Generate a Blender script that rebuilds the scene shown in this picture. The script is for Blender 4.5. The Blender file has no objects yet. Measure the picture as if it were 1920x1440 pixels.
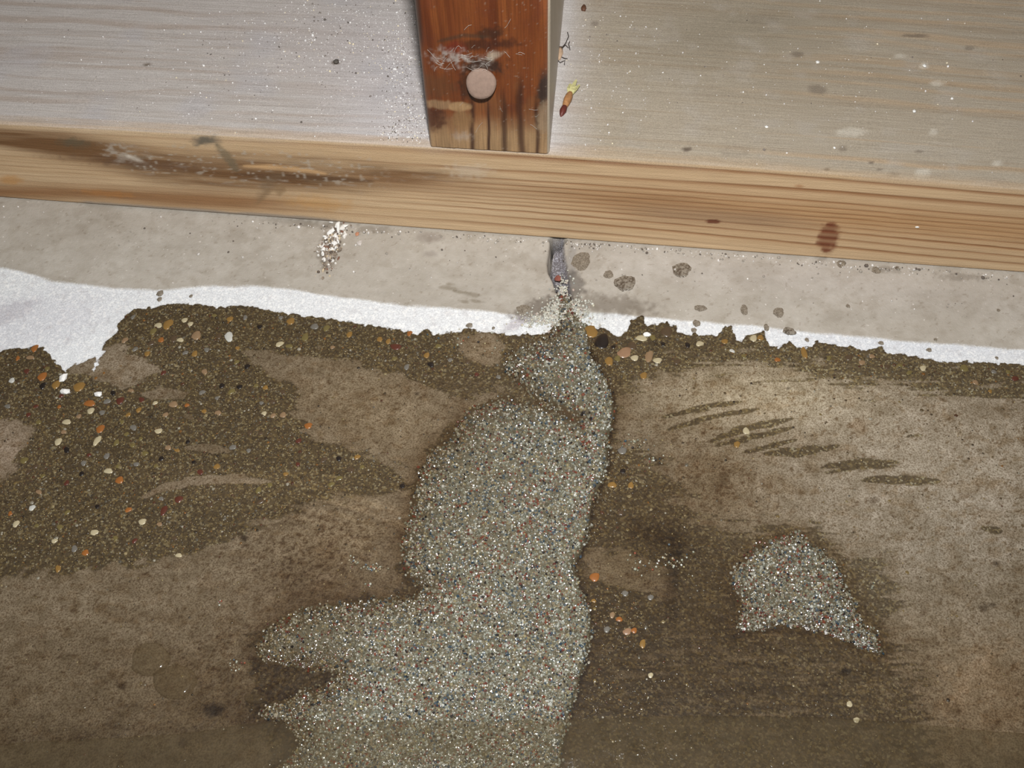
import bpy, math, random
import numpy as np

rng = np.random.default_rng(7)
random.seed(7)
S = bpy.context.scene
COL = S.collection
MM = 0.001

# ------------------------------------------------------------------ camera, light, exposure
F_PX, YAW, PITCH, ROLL = 2148.2, -0.1493, 0.9576, -0.0379
CAM = np.array([63.16, -263.62, 290.55])          # millimetres


def basis():
    cy, sy, cp, sp = math.cos(YAW), math.sin(YAW), math.cos(PITCH), math.sin(PITCH)
    f = np.array([sy * cp, cy * cp, -sp])
    r = np.array([cy, -sy, 0.0])
    u = np.cross(r, f)
    c, s = math.cos(ROLL), math.sin(ROLL)
    return c * r + s * u, -s * r + c * u, f


RV, UV, FV = basis()
cam_d = bpy.data.cameras.new('camera')
cam = bpy.data.objects.new('camera', cam_d)
COL.objects.link(cam)
cam_d.sensor_width = 36.0
cam_d.lens = F_PX / 1920 * 36.0
cam_d.clip_start = 0.01
cam_d.clip_end = 50
from mathutils import Matrix, Vector
m = Matrix.Identity(4)
for i in range(3):
    m[i][0], m[i][1], m[i][2], m[i][3] = RV[i], UV[i], -FV[i], CAM[i] * MM
cam.matrix_world = m
S.camera = cam

S.view_settings.view_transform = 'Standard'
S.view_settings.look = 'None'
S.view_settings.gamma = 1.0
S.view_settings.use_curve_mapping = False
S.view_settings.exposure = 0.0

w = bpy.data.worlds.new('dim_basement')
S.world = w
w.use_nodes = True
w.node_tree.nodes['Background'].inputs['Color'].default_value = (0.9, 0.95, 1.0, 1)
w.node_tree.nodes['Background'].inputs['Strength'].default_value = 0.10

# the camera's own flash: just above the lens, aimed along the view and slightly up
fl_d = bpy.data.lights.new('camera_flash', 'SPOT')
fl = bpy.data.objects.new('camera_flash', fl_d)
COL.objects.link(fl)
FLP = CAM + RV * 0 + UV * 70 + FV * 4
fl_d.energy = 7.1
fl_d.color = (1.0, 1.0, 0.985)
fl_d.shadow_soft_size = 0.009
fl_d.spot_size = math.radians(165)
fl_d.spot_blend = 1.0
aim = Vector(np.array([-12.0, 85.0, 0.0]) - FLP)
fl.matrix_world = Matrix.Translation(Vector(FLP) * MM) @ aim.to_track_quat('-Z', 'Y').to_matrix().to_4x4()


# ------------------------------------------------------------------ helpers
def lin(r, g, b):
    def f(x):
        x /= 255.0
        return x / 12.92 if x <= 0.04045 else ((x + 0.055) / 1.055) ** 2.4
    return np.array([f(r), f(g), f(b)])


def proj(P):                                       # world millimetres -> photograph position
    d = np.asarray(P, float) - CAM
    wz = np.maximum(d @ FV, 30.0)
    return 960 + F_PX * (d @ RV) / wz, 720 - F_PX * (d @ UV) / wz


def ray(u, v):
    u = np.asarray(u, float); v = np.asarray(v, float)
    return ((u - 960) / F_PX)[..., None] * RV - ((v - 720) / F_PX)[..., None] * UV + FV


def on_floor(u, v, z=0.0):
    d = ray(u, v)
    return CAM + d * ((z - CAM[2]) / d[..., 2])[..., None]


def on_front(u, v, y=0.0):
    d = ray(u, v)
    return CAM + d * ((y - CAM[1]) / d[..., 1])[..., None]


def mm_per_px(p):                                  # across and along the floor at a point
    d = np.asarray(p) - CAM
    dep = d @ FV
    return dep / F_PX, dep / F_PX / (-(d[..., 2]) / np.linalg.norm(d, axis=-1))


def _h(i, j, seed):
    n = (i.astype(np.int64) * 374761393 + j.astype(np.int64) * 668265263 + seed * 974634777) & 0xFFFFFFFF
    n = ((n ^ (n >> 13)) * 1274126177) & 0xFFFFFFFF
    return ((n ^ (n >> 16)) & 0xFFFF) / 65535.0


def vnoise(x, y, seed=0):
    xi, yi = np.floor(x), np.floor(y)
    fx, fy = x - xi, y - yi
    fx = fx * fx * (3 - 2 * fx); fy = fy * fy * (3 - 2 * fy)
    a, b, c, d = _h(xi, yi, seed), _h(xi + 1, yi, seed), _h(xi, yi + 1, seed), _h(xi + 1, yi + 1, seed)
    return (a + (b - a) * fx) * (1 - fy) + (c + (d - c) * fx) * fy


def fbm(x, y, seed=0, oct=4):
    t = 0; a = 0.5; n = 0
    for o in range(oct):
        t = t + a * vnoise(x * 2 ** o, y * 2 ** o, seed + o * 17); n += a; a *= 0.5
    return t / n * 2 - 1


def sstep(a, b, x):
    t = np.clip((x - a) / (b - a), 0, 1)
    return t * t * (3 - 2 * t)


def seg_dist(u, v, pts):
    best = np.full(np.shape(u), 1e9)
    for (x0, y0), (x1, y1) in zip(pts[:-1], pts[1:]):
        dx, dy = x1 - x0, y1 - y0
        t = np.clip(((u - x0) * dx + (v - y0) * dy) / (dx * dx + dy * dy + 1e-9), 0, 1)
        best = np.minimum(best, (u - x0 - t * dx) ** 2 + (v - y0 - t * dy) ** 2)
    return np.sqrt(best)


def poly_sdf(u, v, pts):                           # positive inside
    ins = np.zeros(np.shape(u), bool)
    q = list(pts) + [pts[0]]
    for (x0, y0), (x1, y1) in zip(q[:-1], q[1:]):
        if y0 == y1:
            continue
        c = ((v < y0) != (v < y1)) & (u < (x1 - x0) * (v - y0) / (y1 - y0) + x0)
        ins ^= c
    d = seg_dist(u, v, q)
    return np.where(ins, d, -d)


def blob(u, v, cx, cy, rx, ry, ang=0.0):
    c, s = math.cos(math.radians(ang)), math.sin(math.radians(ang))
    a = (u - cx) * c + (v - cy) * s
    b = -(u - cx) * s + (v - cy) * c
    return np.exp(-((a / rx) ** 2 + (b / ry) ** 2))


def spot(u, v, cx, cy, rx, ry, ang=0.0, soft=0.25, rag=0.25, seed=3):
    c, s = math.cos(math.radians(ang)), math.sin(math.radians(ang))
    a = ((u - cx) * c + (v - cy) * s) / rx
    b = (-(u - cx) * s + (v - cy) * c) / ry
    r = np.sqrt(a * a + b * b) + rag * fbm(u / 7.0, v / 7.0, seed, 3)
    return 1 - sstep(1 - soft, 1 + soft, r)


def stroke(u, v, pts, width, seed=5, rag=0.5):     # brush mark tapering at both ends
    p = np.array(pts, float)
    d = seg_dist(u, v, pts)
    ax = p[-1] - p[0]
    t = ((u - p[0, 0]) * ax[0] + (v - p[0, 1]) * ax[1]) / (ax @ ax)
    wv = width * np.sqrt(np.clip(4 * t * (1 - t), 0, 1))
    wv = wv * (1 + rag * fbm(u / 22.0, v / 5.0, seed, 3))
    return 1 - sstep(-2.5, 4.0, d - wv * 0.5)


def new_mesh(name, V, Fc, smooth=True, attrs=None, cols=None):
    """V (n,3) in millimetres, Fc (m,k) faces of k corners."""
    me = bpy.data.meshes.new(name)
    V = np.asarray(V, float) * MM
    Fc = np.asarray(Fc, np.int32)
    me.vertices.add(len(V)); me.vertices.foreach_set('co', V.ravel().astype(np.float32))
    k = Fc.shape[1]
    me.loops.add(Fc.size); me.loops.foreach_set('vertex_index', Fc.ravel())
    me.polygons.add(len(Fc)); me.polygons.foreach_set('loop_start', np.arange(0, Fc.size, k, dtype=np.int32))
    me.polygons.foreach_set('use_smooth', np.full(len(Fc), smooth))
    me.update(calc_edges=True)
    for n, a in (attrs or {}).items():
        at = me.attributes.new(n, 'FLOAT', 'POINT'); at.data.foreach_set('value', np.asarray(a, np.float32).ravel())
    for n, a in (cols or {}).items():
        at = me.attributes.new(n, 'FLOAT_COLOR', 'POINT')
        rgba = np.ones((len(V), 4), np.float32); rgba[:, :3] = a
        at.data.foreach_set('color', rgba.ravel())
    return me


def obj(name, me, material=None, parent=None, loc=None, **props):
    o = bpy.data.objects.new(name, me)
    COL.objects.link(o)
    if material is not None and not me.materials:
        me.materials.append(material)
    if parent is not None:
        o.parent = parent
    if loc is not None:
        o.location = Vector(loc) * MM
    for k, v in props.items():
        o[k] = v
    return o


def thing(name, loc, label, category, group=None, rotz=0.0):
    o = bpy.data.objects.new(name, None)
    COL.objects.link(o)
    o.empty_display_size = 0.01
    o.location = Vector(loc) * MM
    o.rotation_euler = (0, 0, rotz)
    o['label'] = label; o['category'] = category
    if group:
        o['group'] = group
    return o


def grid_faces(nx, ny, off=0):
    i, j = np.meshgrid(np.arange(nx - 1), np.arange(ny - 1), indexing='ij')
    a = (i * ny + j).ravel()
    return np.stack([a, a + ny, a + ny + 1, a + 1], 1) + off


def join(parts):                                   # [(V, F)] with equal face size
    Vs, Fs, n = [], [], 0
    for V, Fc in parts:
        Vs.append(V); Fs.append(np.asarray(Fc) + n); n += len(V)
    return np.concatenate(Vs), np.concatenate(Fs)


def ico():
    t = (1 + 5 ** .5) / 2
    V = np.array([(-1, t, 0), (1, t, 0), (-1, -t, 0), (1, -t, 0), (0, -1, t), (0, 1, t), (0, -1, -t), (0, 1, -t),
                  (t, 0, -1), (t, 0, 1), (-t, 0, -1), (-t, 0, 1)], float)
    V /= np.linalg.norm(V[0])
    Fc = np.array([(0, 11, 5), (0, 5, 1), (0, 1, 7), (0, 7, 10), (0, 10, 11), (1, 5, 9), (5, 11, 4), (11, 10, 2), (10, 7, 6),
                   (7, 1, 8), (3, 9, 4), (3, 4, 2), (3, 2, 6), (3, 6, 8), (3, 8, 9), (4, 9, 5), (2, 4, 11), (6, 2, 10), (8, 6, 7), (9, 8, 1)])
    return V, Fc


def pebble_shape(n=12, seed=0, flat=0.55):         # ground-off stone: steep rim, nearly flat worn top
    r = random.Random(seed)
    ph = [r.uniform(0, 6.28) for _ in range(3)]
    V = []
    for k, (s, z) in enumerate(((1.0, -0.35), (0.97, 0.2), (0.72, flat))):
        for i in range(n):
            a = 2 * math.pi * i / n
            q = s * (1 + .10 * math.sin(2 * a + ph[0]) + .09 * math.sin(3 * a + ph[1]) + .05 * math.sin(5 * a + ph[2]))
            V.append((q * math.cos(a), q * math.sin(a), z + (0.06 * math.sin(a + ph[0]) if k == 2 else 0)))
    V.append((0, 0, flat * 1.08))
    Fc = []
    for k in range(2):
        for i in range(n):
            j = (i + 1) % n
            a, b, c, d = k * n + i, k * n + j, (k + 1) * n + j, (k + 1) * n + i
            Fc += [(a, b, c), (a, c, d)]
    for i in range(n):
        Fc.append((2 * n + i, 2 * n + (i + 1) % n, 3 * n))
    return np.array(V, float), np.array(Fc)


def rot_mats(n, tilt=math.pi):
    a = rng.uniform(0, 2 * math.pi, n); b = rng.uniform(-tilt, tilt, n); c = rng.uniform(-tilt, tilt, n)
    def R(ax, t):
        M = np.zeros((n, 3, 3)); ct, st = np.cos(t), np.sin(t)
        i, j = [(1, 2), (2, 0), (0, 1)][ax]
        M[:, ax, ax] = 1; M[:, i, i] = ct; M[:, j, j] = ct; M[:, i, j] = -st; M[:, j, i] = st
        return M
    return R(2, a) @ R(0, b) @ R(1, c)


def scatter_mesh(name, base, pos, scl, mats, colors, smooth=True):
    bV, bF = base
    n = len(pos)
    V = np.einsum('nij,nkj->nki', mats, bV[None] * scl[:, None, :]) + pos[:, None, :]
    Fc = bF[None] + (np.arange(n) * len(bV))[:, None, None]
    return new_mesh(name, V.reshape(-1, 3), Fc.reshape(-1, 3), smooth, cols={'tone': np.repeat(colors, len(bV), 0)})


# ------------------------------------------------------------------ node helpers
class Mat:
    def __init__(self, name):
        self.m = bpy.data.materials.new(name); self.m.use_nodes = True
        self.nt = self.m.node_tree
        self.b = self.nt.nodes['Principled BSDF']

    def node(self, t, **kw):
        n = self.nt.nodes.new(t)
        for k, v in kw.items():
            setattr(n, k, v)
        return n

    def link(self, a, b):
        self.nt.links.new(a, b)

    def put(self, sock, v):
        if isinstance(v, bpy.types.NodeSocket):
            self.link(v, sock)
        elif hasattr(sock.default_value, '__len__') and not isinstance(v, (int, float)):
            vv = list(v)
            sock.default_value = (vv + [1.0])[:len(sock.default_value)] if len(vv) < len(sock.default_value) else vv
        else:
            sock.default_value = v

    def attr(self, n, col=False):
        a = self.node('ShaderNodeAttribute', attribute_name=n)
        return a.outputs['Color' if col else 'Fac']

    def math(self, op, a, b=0.0, clamp=False):
        n = self.node('ShaderNodeMath', operation=op, use_clamp=clamp)
        self.put(n.inputs[0], a); self.put(n.inputs[1], b)
        return n.outputs[0]

    def mix(self, f, a, b, mode='MIX'):
        n = self.node('ShaderNodeMix', data_type='RGBA', blend_type=mode)
        self.put(n.inputs[0], f); self.put(n.inputs[6], a); self.put(n.inputs[7], b)
        return n.outputs[2]

    def mixf(self, f, a, b):
        n = self.node('ShaderNodeMix', data_type='FLOAT')
        self.put(n.inputs[0], f); self.put(n.inputs[2], a); self.put(n.inputs[3], b)
        return n.outputs[0]

    def step(self, x, a, b):
        n = self.node('ShaderNodeMapRange', interpolation_type='SMOOTHSTEP')
        self.put(n.inputs[0], x); n.inputs[1].default_value = a; n.inputs[2].default_value = b
        return n.outputs[0]

    def remap(self, x, a, b, c, d):
        n = self.node('ShaderNodeMapRange')
        self.put(n.inputs[0], x)
        for i, q in enumerate((a, b, c, d)):
            n.inputs[i + 1].default_value = q
        return n.outputs[0]

    def coords(self, scale=(1, 1, 1)):
        t = self.node('ShaderNodeTexCoord')
        mp = self.node('ShaderNodeMapping'); mp.inputs['Scale'].default_value = scale
        self.link(t.outputs['Object'], mp.inputs[0])
        return mp.outputs[0]

    def noise(self, scale, detail=3.0, rough=0.55, vec=None, color=False):
        n = self.node('ShaderNodeTexNoise')
        n.inputs['Scale'].default_value = scale; n.inputs['Detail'].default_value = detail; n.inputs['Roughness'].default_value = rough
        self.link(vec if vec is not None else self.coords(), n.inputs['Vector'])
        return n.outputs['Color' if color else 'Fac']

    def voro(self, scale, vec=None, out='Color', rand=1.0):
        n = self.node('ShaderNodeTexVoronoi')
        n.inputs['Scale'].default_value = scale; n.inputs['Randomness'].default_value = rand
        self.link(vec if vec is not None else self.coords(), n.inputs['Vector'])
        return n.outputs[out]

    def ramp(self, f, stops, interp='LINEAR'):
        n = self.node('ShaderNodeValToRGB'); n.color_ramp.interpolation = interp
        e = n.color_ramp.elements
        while len(e) < len(stops):
            e.new(0.5)
        for q, (p, c) in zip(e, stops):
            q.position = p; q.color = tuple(c) + (1.0,)
        self.put(n.inputs[0], f)
        return n.outputs[0]

    def bump(self, h, strength=0.3, dist=0.0003, prev=None):
        n = self.node('ShaderNodeBump'); n.inputs['Strength'].default_value = strength; n.inputs['Distance'].default_value = dist
        self.put(n.inputs['Height'], h)
        if prev is not None:
            self.link(prev, n.inputs['Normal'])
        return n.outputs[0]

    def set(self, **kw):
        for k, v in kw.items():
            self.put(self.b.inputs[k.replace('_', ' ')], v)
        return self


def simple(name, color, rough=0.8, var=0.15, scale=900, bump=0.3, coat=0.0, spec=0.4):
    M = Mat(name)
    n = M.noise(scale, 3)
    c = M.mix(M.remap(n, .3, .7, 0, 1), np.array(color) * (1 - var), np.minimum(np.array(color) * (1 + var), 1))
    M.set(Base_Color=c, Roughness=rough, Normal=M.bump(n, bump, 0.0002), Coat_Weight=coat, Coat_Roughness=0.08, Specular_IOR_Level=spec)
    return M.m


def toned(name, rough=0.6, coat=0.0, bump=0.25, scale=1500, spec=0.5, var=0.2):
    M = Mat(name)
    n = M.noise(scale, 3)
    c = M.mix(1.0, M.attr('tone', True), M.ramp(n, [(0.3, (1 - var,) * 3), (0.7, (1 + var,) * 3)]), 'MULTIPLY')
    M.set(Base_Color=c, Roughness=rough, Normal=M.bump(n, bump, 0.0002), Coat_Weight=coat, Coat_Roughness=0.06, Specular_IOR_Level=spec)
    return M.m


# ------------------------------------------------------------------ what the floor's surface is where
WHITE_TOP = [(-600, 480), (-150, 497), (0, 503), (40, 508), (100, 528), (150, 533), (230, 541), (290, 545), (340, 541), (400, 536), (470, 536),
             (530, 540), (600, 552), (700, 566), (800, 576), (900, 583), (960, 590), (1000, 598), (1040, 592), (1090, 586), (1150, 589), (1280, 600),
             (1420, 612), (1560, 628), (1700, 640), (1920, 656), (2500, 705)]
WET_FRONT = [(-600, 640), (-100, 655), (0, 660), (20, 655), (45, 657), (60, 650), (80, 655), (92, 665), (97, 676), (105, 682), (118, 694), (123, 706),
             (130, 694), (140, 684), (157, 680), (175, 672), (173, 688), (170, 698), (176, 700), (184, 690), (188, 678), (196, 666), (203, 655),
             (195, 654), (200, 640), (215, 630), (225, 620), (222, 607), (232, 600), (245, 585), (258, 580), (290, 580), (315, 572), (350, 571),
             (400, 579), (450, 576), (500, 584), (560, 593), (620, 601), (700, 613), (760, 622), (783, 629), (795, 620), (805, 620), (814, 632),
             (850, 625), (875, 619), (930, 628), (1000, 630), (1060, 626), (1095, 618), (1115, 616), (1140, 622), (1150, 634), (1172, 628), (1180, 618),
             (1184, 602), (1192, 600), (1204, 596), (1206, 608), (1216, 613), (1232, 612), (1247, 608), (1266, 612), (1268, 626), (1290, 631),
             (1301, 626), (1310, 632), (1348, 632), (1356, 618), (1370, 614), (1376, 634), (1392, 646), (1400, 632), (1412, 628), (1430, 624),
             (1436, 634), (1442, 651), (1460, 656), (1472, 648), (1480, 641), (1492, 652), (1512, 655), (1532, 643), (1546, 646), (1592, 653),
             (1620, 661), (1650, 652), (1662, 663), (1700, 668), (1780, 681), (1840, 681), (1920, 686), (2500, 730)]
PASTE = [  # (outline, edge softness, strength) - areas where the smooth cement skin survives
    ([(455, 660), (520, 654), (600, 662), (700, 690), (800, 716), (890, 742), (935, 738), (900, 765), (850, 800), (815, 838), (795, 880), (775, 930),
      (762, 985), (752, 1060), (740, 1110), (660, 1120), (560, 1150), (470, 1200), (470, 1330), (500, 1400), (500, 1800), (-700, 1800), (-700, 1110),
      (0, 1085), (150, 1068), (300, 1052), (350, 1036), (400, 1012), (480, 985), (560, 958), (640, 935), (720, 928), (758, 915), (752, 885), (735, 866),
      (690, 848), (640, 832), (596, 822), (575, 806), (566, 765), (545, 724), (505, 692)], 16),
    ([(-200, 780), (0, 792), (35, 790), (62, 805), (48, 828), (40, 850), (25, 880), (0, 905), (-200, 930)], 10),
    ([(195, 656), (215, 643), (250, 646), (236, 664), (282, 682), (306, 696), (262, 712), (228, 728), (190, 714), (160, 702), (128, 700), (130, 690), (176, 668)], 5),
    ([(256, 736), (300, 728), (352, 735), (345, 746), (280, 748)], 5),
    ([(836, 640), (872, 626), (926, 630), (946, 650), (936, 688), (900, 692), (872, 668)], 9),
    ([(2500, 800), (1920, 746), (1800, 739), (1700, 727), (1600, 712), (1500, 697), (1400, 691), (1300, 684), (1240, 700), (1180, 738), (1158, 780),
      (1150, 825), (1200, 838), (1240, 880), (1282, 922), (1300, 960), (1400, 985), (1440, 1010), (1480, 985), (1530, 1000), (1590, 1040), (1660, 1060), (1690, 1120),
      (1660, 1180), (1690, 1250), (1720, 1300), (1740, 1420), (1700, 1800), (2500, 1800)], 34),
    ([(1100, 1030), (1180, 1030), (1250, 1060), (1260, 1110), (1200, 1115), (1140, 1090), (1100, 1075)], 14),
]
LIGHT_STROKES = [([(262, 935), (310, 912), (370, 900), (430, 897), (510, 903)], 15), ([(345, 840), (385, 840), (432, 845)], 13), ([(345, 778), (362, 785)], 7),
                 ([(560, 806), (600, 812)], 6)]
DARK_STROKES = [([(1240, 782), (1340, 760), (1392, 752)], 10), ([(1250, 806), (1330, 782), (1425, 766)], 10), ([(1330, 828), (1390, 805), (1490, 784)], 14),
                ([(1340, 836), (1400, 822), (1488, 801)], 11), ([(1392, 848), (1440, 837), (1495, 824)], 10), ([(1430, 850), (1500, 848), (1575, 835)], 17),
                ([(1538, 877), (1600, 867), (1688, 867)], 15), ([(1545, 886), (1610, 877), (1682, 873)], 9), ([(1615, 901), (1690, 899), (1765, 903)], 17),
                ([(1700, 818), (1732, 815)], 5), ([(1840, 988), (1858, 991), (1880, 997)], 15)]
CRACK = [(1036, 440), (1034, 462), (1036, 472), (1031, 490), (1030, 500), (1033, 515), (1041, 525), (1046, 538), (1047, 556), (1046, 580), (1072, 580), (1074, 556),
         (1070, 535), (1065, 510), (1062, 490), (1059, 470), (1058, 440)]


def wet_sdf(u, v):
    f = WET_FRONT + [(2500, 3000), (-600, 3000)]
    return poly_sdf(u, v, f) + 5 * fbm(u / 9.0, v / 9.0, 41, 3) + 2.5


def white_sdf(u, v):
    return poly_sdf(u, v, WHITE_TOP + [(2500, 3000), (-600, 3000)]) + 3.0 * fbm(u / 40.0, v / 12.0, 12, 3)


def stones_show(u, v):                             # where the aggregate really is laid bare
    left = sstep(-30, 40, 800 - u) * (1 - sstep(1040, 1110, v))
    band = sstep(-10, 10, 60 - (v - np.interp(u, [780, 1150, 1280, 1920], [640, 660, 630, 690])))
    wedge = blob(u, v, 1165, 860, 70, 70) + blob(u, v, 1160, 1170, 70, 110) + blob(u, v, 1110, 950, 40, 60) + .5 * blob(u, v, 1170, 1320, 90, 60)
    return np.clip(np.maximum(np.maximum(left, band), wedge), .12, 1)


def paste_mask(u, v, strokes=True):
    # swirl left by the grinder: noise stretched along arcs round a point below the picture
    a = np.arctan2(u - 470, 1500 - v); r = np.hypot(u - 470, (1500 - v) * 1.05)
    sw = fbm(r / 9.0, a * 9, 23, 4) * 0.7 + fbm(u / 30.0, v / 18.0, 29, 4) * 0.7
    hz = fbm(u / 60.0, v / 5.0, 31, 4)
    right = sstep(1000, 1250, u)
    pert = (sw * (1 - right) + (hz * 0.8 + fbm(u / 26.0, v / 16.0, 37, 4) * 0.6) * right)
    p = np.zeros(np.shape(u))
    for pts, soft in PASTE:
        d = poly_sdf(u, v, pts) + pert * soft * 1.9
        p = np.maximum(p, sstep(-soft * 1.3, soft * 1.3, d))
    low = sstep(1090, 1200, v) * (1 - sstep(300, 520, np.abs(u - 1390)))      # worn mottled zone low on the right
    p = np.maximum(p, low * sstep(-0.5, 0.6, pert) * 0.55)
    for pts, wd in LIGHT_STROKES:
        p = np.maximum(p, stroke(u, v, pts, wd, 9, 0.7))
    d = np.zeros(np.shape(u))
    for i, (pts, wd) in enumerate(DARK_STROKES if strokes else []):
        d = np.maximum(d, stroke(u, v, pts, wd, 50 + i, 0.8))
    fine = sstep(0.15, 0.55, fbm(u / 75.0, v / 4.0, 77, 3)) * np.exp(-((u - 1650) / 70) ** 2) * sstep(1040, 1080, v) * (1 - sstep(1320, 1380, v))
    return np.clip(p * (1 - 0.85 * d) * (1 - 0.5 * fine), 0, 1)


def mortar_sdf(u, v, pts):
    return poly_sdf(u, v, pts)


MORTAR = [(1050, 560), (1070, 560), (1078, 580), (1090, 602), (1102, 622), (1108, 660), (1122, 690), (1138, 715), (1150, 745), (1153, 780), (1146, 808), (1139, 832), (1141, 870),
          (1129, 905), (1113, 940), (1109, 975), (1101, 1010), (1090, 1040), (1075, 1062), (1086, 1090), (1096, 1120), (1108, 1150), (1111, 1180),
          (1105, 1210), (1098, 1250), (1086, 1280), (1080, 1310), (1070, 1340), (1060, 1380), (1052, 1440), (1046, 1640)]
MORTAR_LEFT = [(470, 1640), (520, 1440), (560, 1395), (530, 1352), (478, 1350), (502, 1322), (545, 1312), (562, 1297), (600, 1290), (632, 1266), (585, 1254), (492, 1246),
               (478, 1216), (492, 1180), (530, 1158), (580, 1138), (640, 1128), (700, 1122), (772, 1120), (792, 1100), (762, 1080), (754, 1050), (750, 1012),
               (768, 962), (774, 920), (786, 880), (802, 850), (832, 830), (857, 800), (872, 768), (905, 752), (955, 742), (990, 742), (985, 734), (942, 694), (950, 670), (962, 654), (992, 640), (1028, 628), (1040, 600)]
MORTAR_POLY = MORTAR + MORTAR_LEFT
VALLEY = [(820, 690), (900, 715), (1000, 752), (1085, 792)]
PATCH = [(1480, 998), (1502, 1001), (1516, 1020), (1542, 1030), (1562, 1045), (1580, 1075), (1590, 1100), (1600, 1125), (1610, 1150), (1625, 1175), (1646, 1190),
         (1656, 1214), (1656, 1228), (1640, 1226), (1600, 1210), (1570, 1195), (1530, 1184), (1480, 1174), (1440, 1180), (1400, 1186), (1378, 1176), (1390, 1150),
         (1386, 1120), (1368, 1090), (1374, 1064), (1396, 1050), (1410, 1026), (1442, 1014)]

# ------------------------------------------------------------------ floor (concrete slab)
def axis(a, b, stp, lo, hi, k):
    mid = np.arange(a, b + stp / 2, stp)
    left = a - np.geomspace(1, a - lo + 1, k)[1:] + 1 - 1
    right = b + np.geomspace(1, hi - b + 1, k)[1:] - 1 + 1
    return np.unique(np.concatenate([left, mid, right]))


gx = axis(-152, 208, 0.45, -700, 760, 14)
gy = axis(-196, 2, 0.45, -500, 130, 12)
X, Y = np.meshgrid(gx, gy, indexing='ij')
P = np.stack([X, Y, np.zeros_like(X)], -1).reshape(-1, 3)
U, V = proj(P)
U = np.clip(U, -590, 2490); V = np.where(P[:, 1] < -330, 1790, np.clip(V, 0, 1790))
WET = wet_sdf(U, V)
WHI = white_sdf(U, V)
PST = np.maximum(paste_mask(U, V), .42 * (1 - stones_show(U, V)) * (1 - np.maximum.reduce([stroke(U, V, q, w_, 50 + i, .8) for i, (q, w_) in enumerate(DARK_STROKES)])))
CRK = poly_sdf(U, V, CRACK) + 1.5 * fbm(U / 6, V / 6, 5, 2)
x, y = P[:, 0], P[:, 1]
wetm = sstep(-2, 3, WET)
z = 0.10 * fbm(x / 6, y / 6, 1, 4) - 0.12 * sstep(-3, 8, WHI)
z += wetm * (0.22 * np.exp(-(np.maximum(WET, 0) / 9.0) ** 2) + 0.10 * fbm(x / 1.6, y / 1.6, 8, 3))
z += (1 - PST) * wetm * 0.10 * fbm(x / 0.9, y / 0.9, 9, 2)
crk = sstep(-1.5, 5, CRK) * (1 - 0.85 * sstep(535, 575, V))
z += crk * (-3.6 + 2.6 * sstep(1040, 1066, U - (V - 455) * 0.05) + 0.8 * fbm(x / 1.3, y / 1.3, 4, 3))
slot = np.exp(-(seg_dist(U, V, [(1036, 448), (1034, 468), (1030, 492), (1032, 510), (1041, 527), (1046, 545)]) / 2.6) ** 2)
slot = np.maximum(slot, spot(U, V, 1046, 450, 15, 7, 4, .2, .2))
z -= 8 * slot * (WHI < 0)
P[:, 2] = z

# colour shifts of the slab (stains, laitance, dust, painted crack shade) as a multiplier
T = np.ones((len(P), 3))
def tint(mask, col):
    T[:] = T * (1 + mask[:, None] * (np.array(col) - 1))
dry = 1 - sstep(-4, 4, WHI)
tint(0.6 * dry * sstep(-.2, .7, fbm(U / 160, V / 22, 61, 4)), (.90, .90, .90))
tint(blob(U, V, 1500, 520, 420, 40, 5), (1.05, 1.05, 1.08))
tint(spot(U, V, 1070, 495, 9, 48, 6, .5, .3), (.78, .79, .82))
tint(spot(U, V, 1078, 538, 17, 26, 0, .35, .5), (.52, .51, .51))
tint(spot(U, V, 1140, 571, 80, 18, 6, .5, .6), (.60, .575, .55))
tint(spot(U, V, 1015, 577, 48, 18, -18, .4, .7), (.50, .47, .45))
tint(spot(U, V, 617, 466, 18, 34, 8, .4, .6), (.55, .51, .47))
tint(spot(U, V, 805, 445, 22, 10, 0, .5, .4), (.72, .69, .68))
tint(spot(U, V, 805, 476, 14, 6, 0, .5, .4), (.80, .78, .78))
for cx, cy, rx, ry in ((840, 540, 16, 4), (865, 548, 14, 3), (888, 553, 12, 4), (895, 565, 12, 3), (870, 566, 10, 3), (845, 533, 6, 3)):
    tint(spot(U, V, cx, cy, rx, ry, 8, .5, .5), (.70, .67, .62))
for cx, cy, rx, ry in ((1540, 486, 12, 7), (1660, 505, 22, 7), (1800, 520, 40, 7), (560, 418, 60, 7), (700, 430, 40, 6)):
    tint(spot(U, V, cx, cy, rx, ry, 4, .6, .9), (.72, .70, .68))
tint(crk, (.66, .66, .69))
tint(slot, (.22, .21, .21))  # shade of the deep crack slot, painted into the slab colour
tint(dry * sstep(.05, .5, fbm(U / 26, V / 16, 63, 5)), (.90, .885, .865))
tint(dry * sstep(.15, .5, fbm(U / 9, V / 7, 65, 3)), (.965, .96, .95))
tint(dry * sstep(.5, .7, fbm(U / 5, V / 4, 67, 2)), (.80, .77, .74))
# the ground white strip
wh = sstep(-3, 3, WHI) * (1 - wetm)
tint(wh * spot(U, V, 60, 605, 150, 50, -12, .6, .5), (.90, .89, .91))
tint(wh * spot(U, V, 10, 588, 60, 16, -18, .4, .4), (.84, .82, .83))
tint(wh * spot(U, V, 970, 605, 26, 10, -30, .5, .8), (.72, .68, .70))
tint(wh * blob(U, V, 1075, 600, 55, 30), (.86, .88, .85))
tint(wh * blob(U, V, 1700, 645, 350, 40), (.93, .94, .97))
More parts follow.
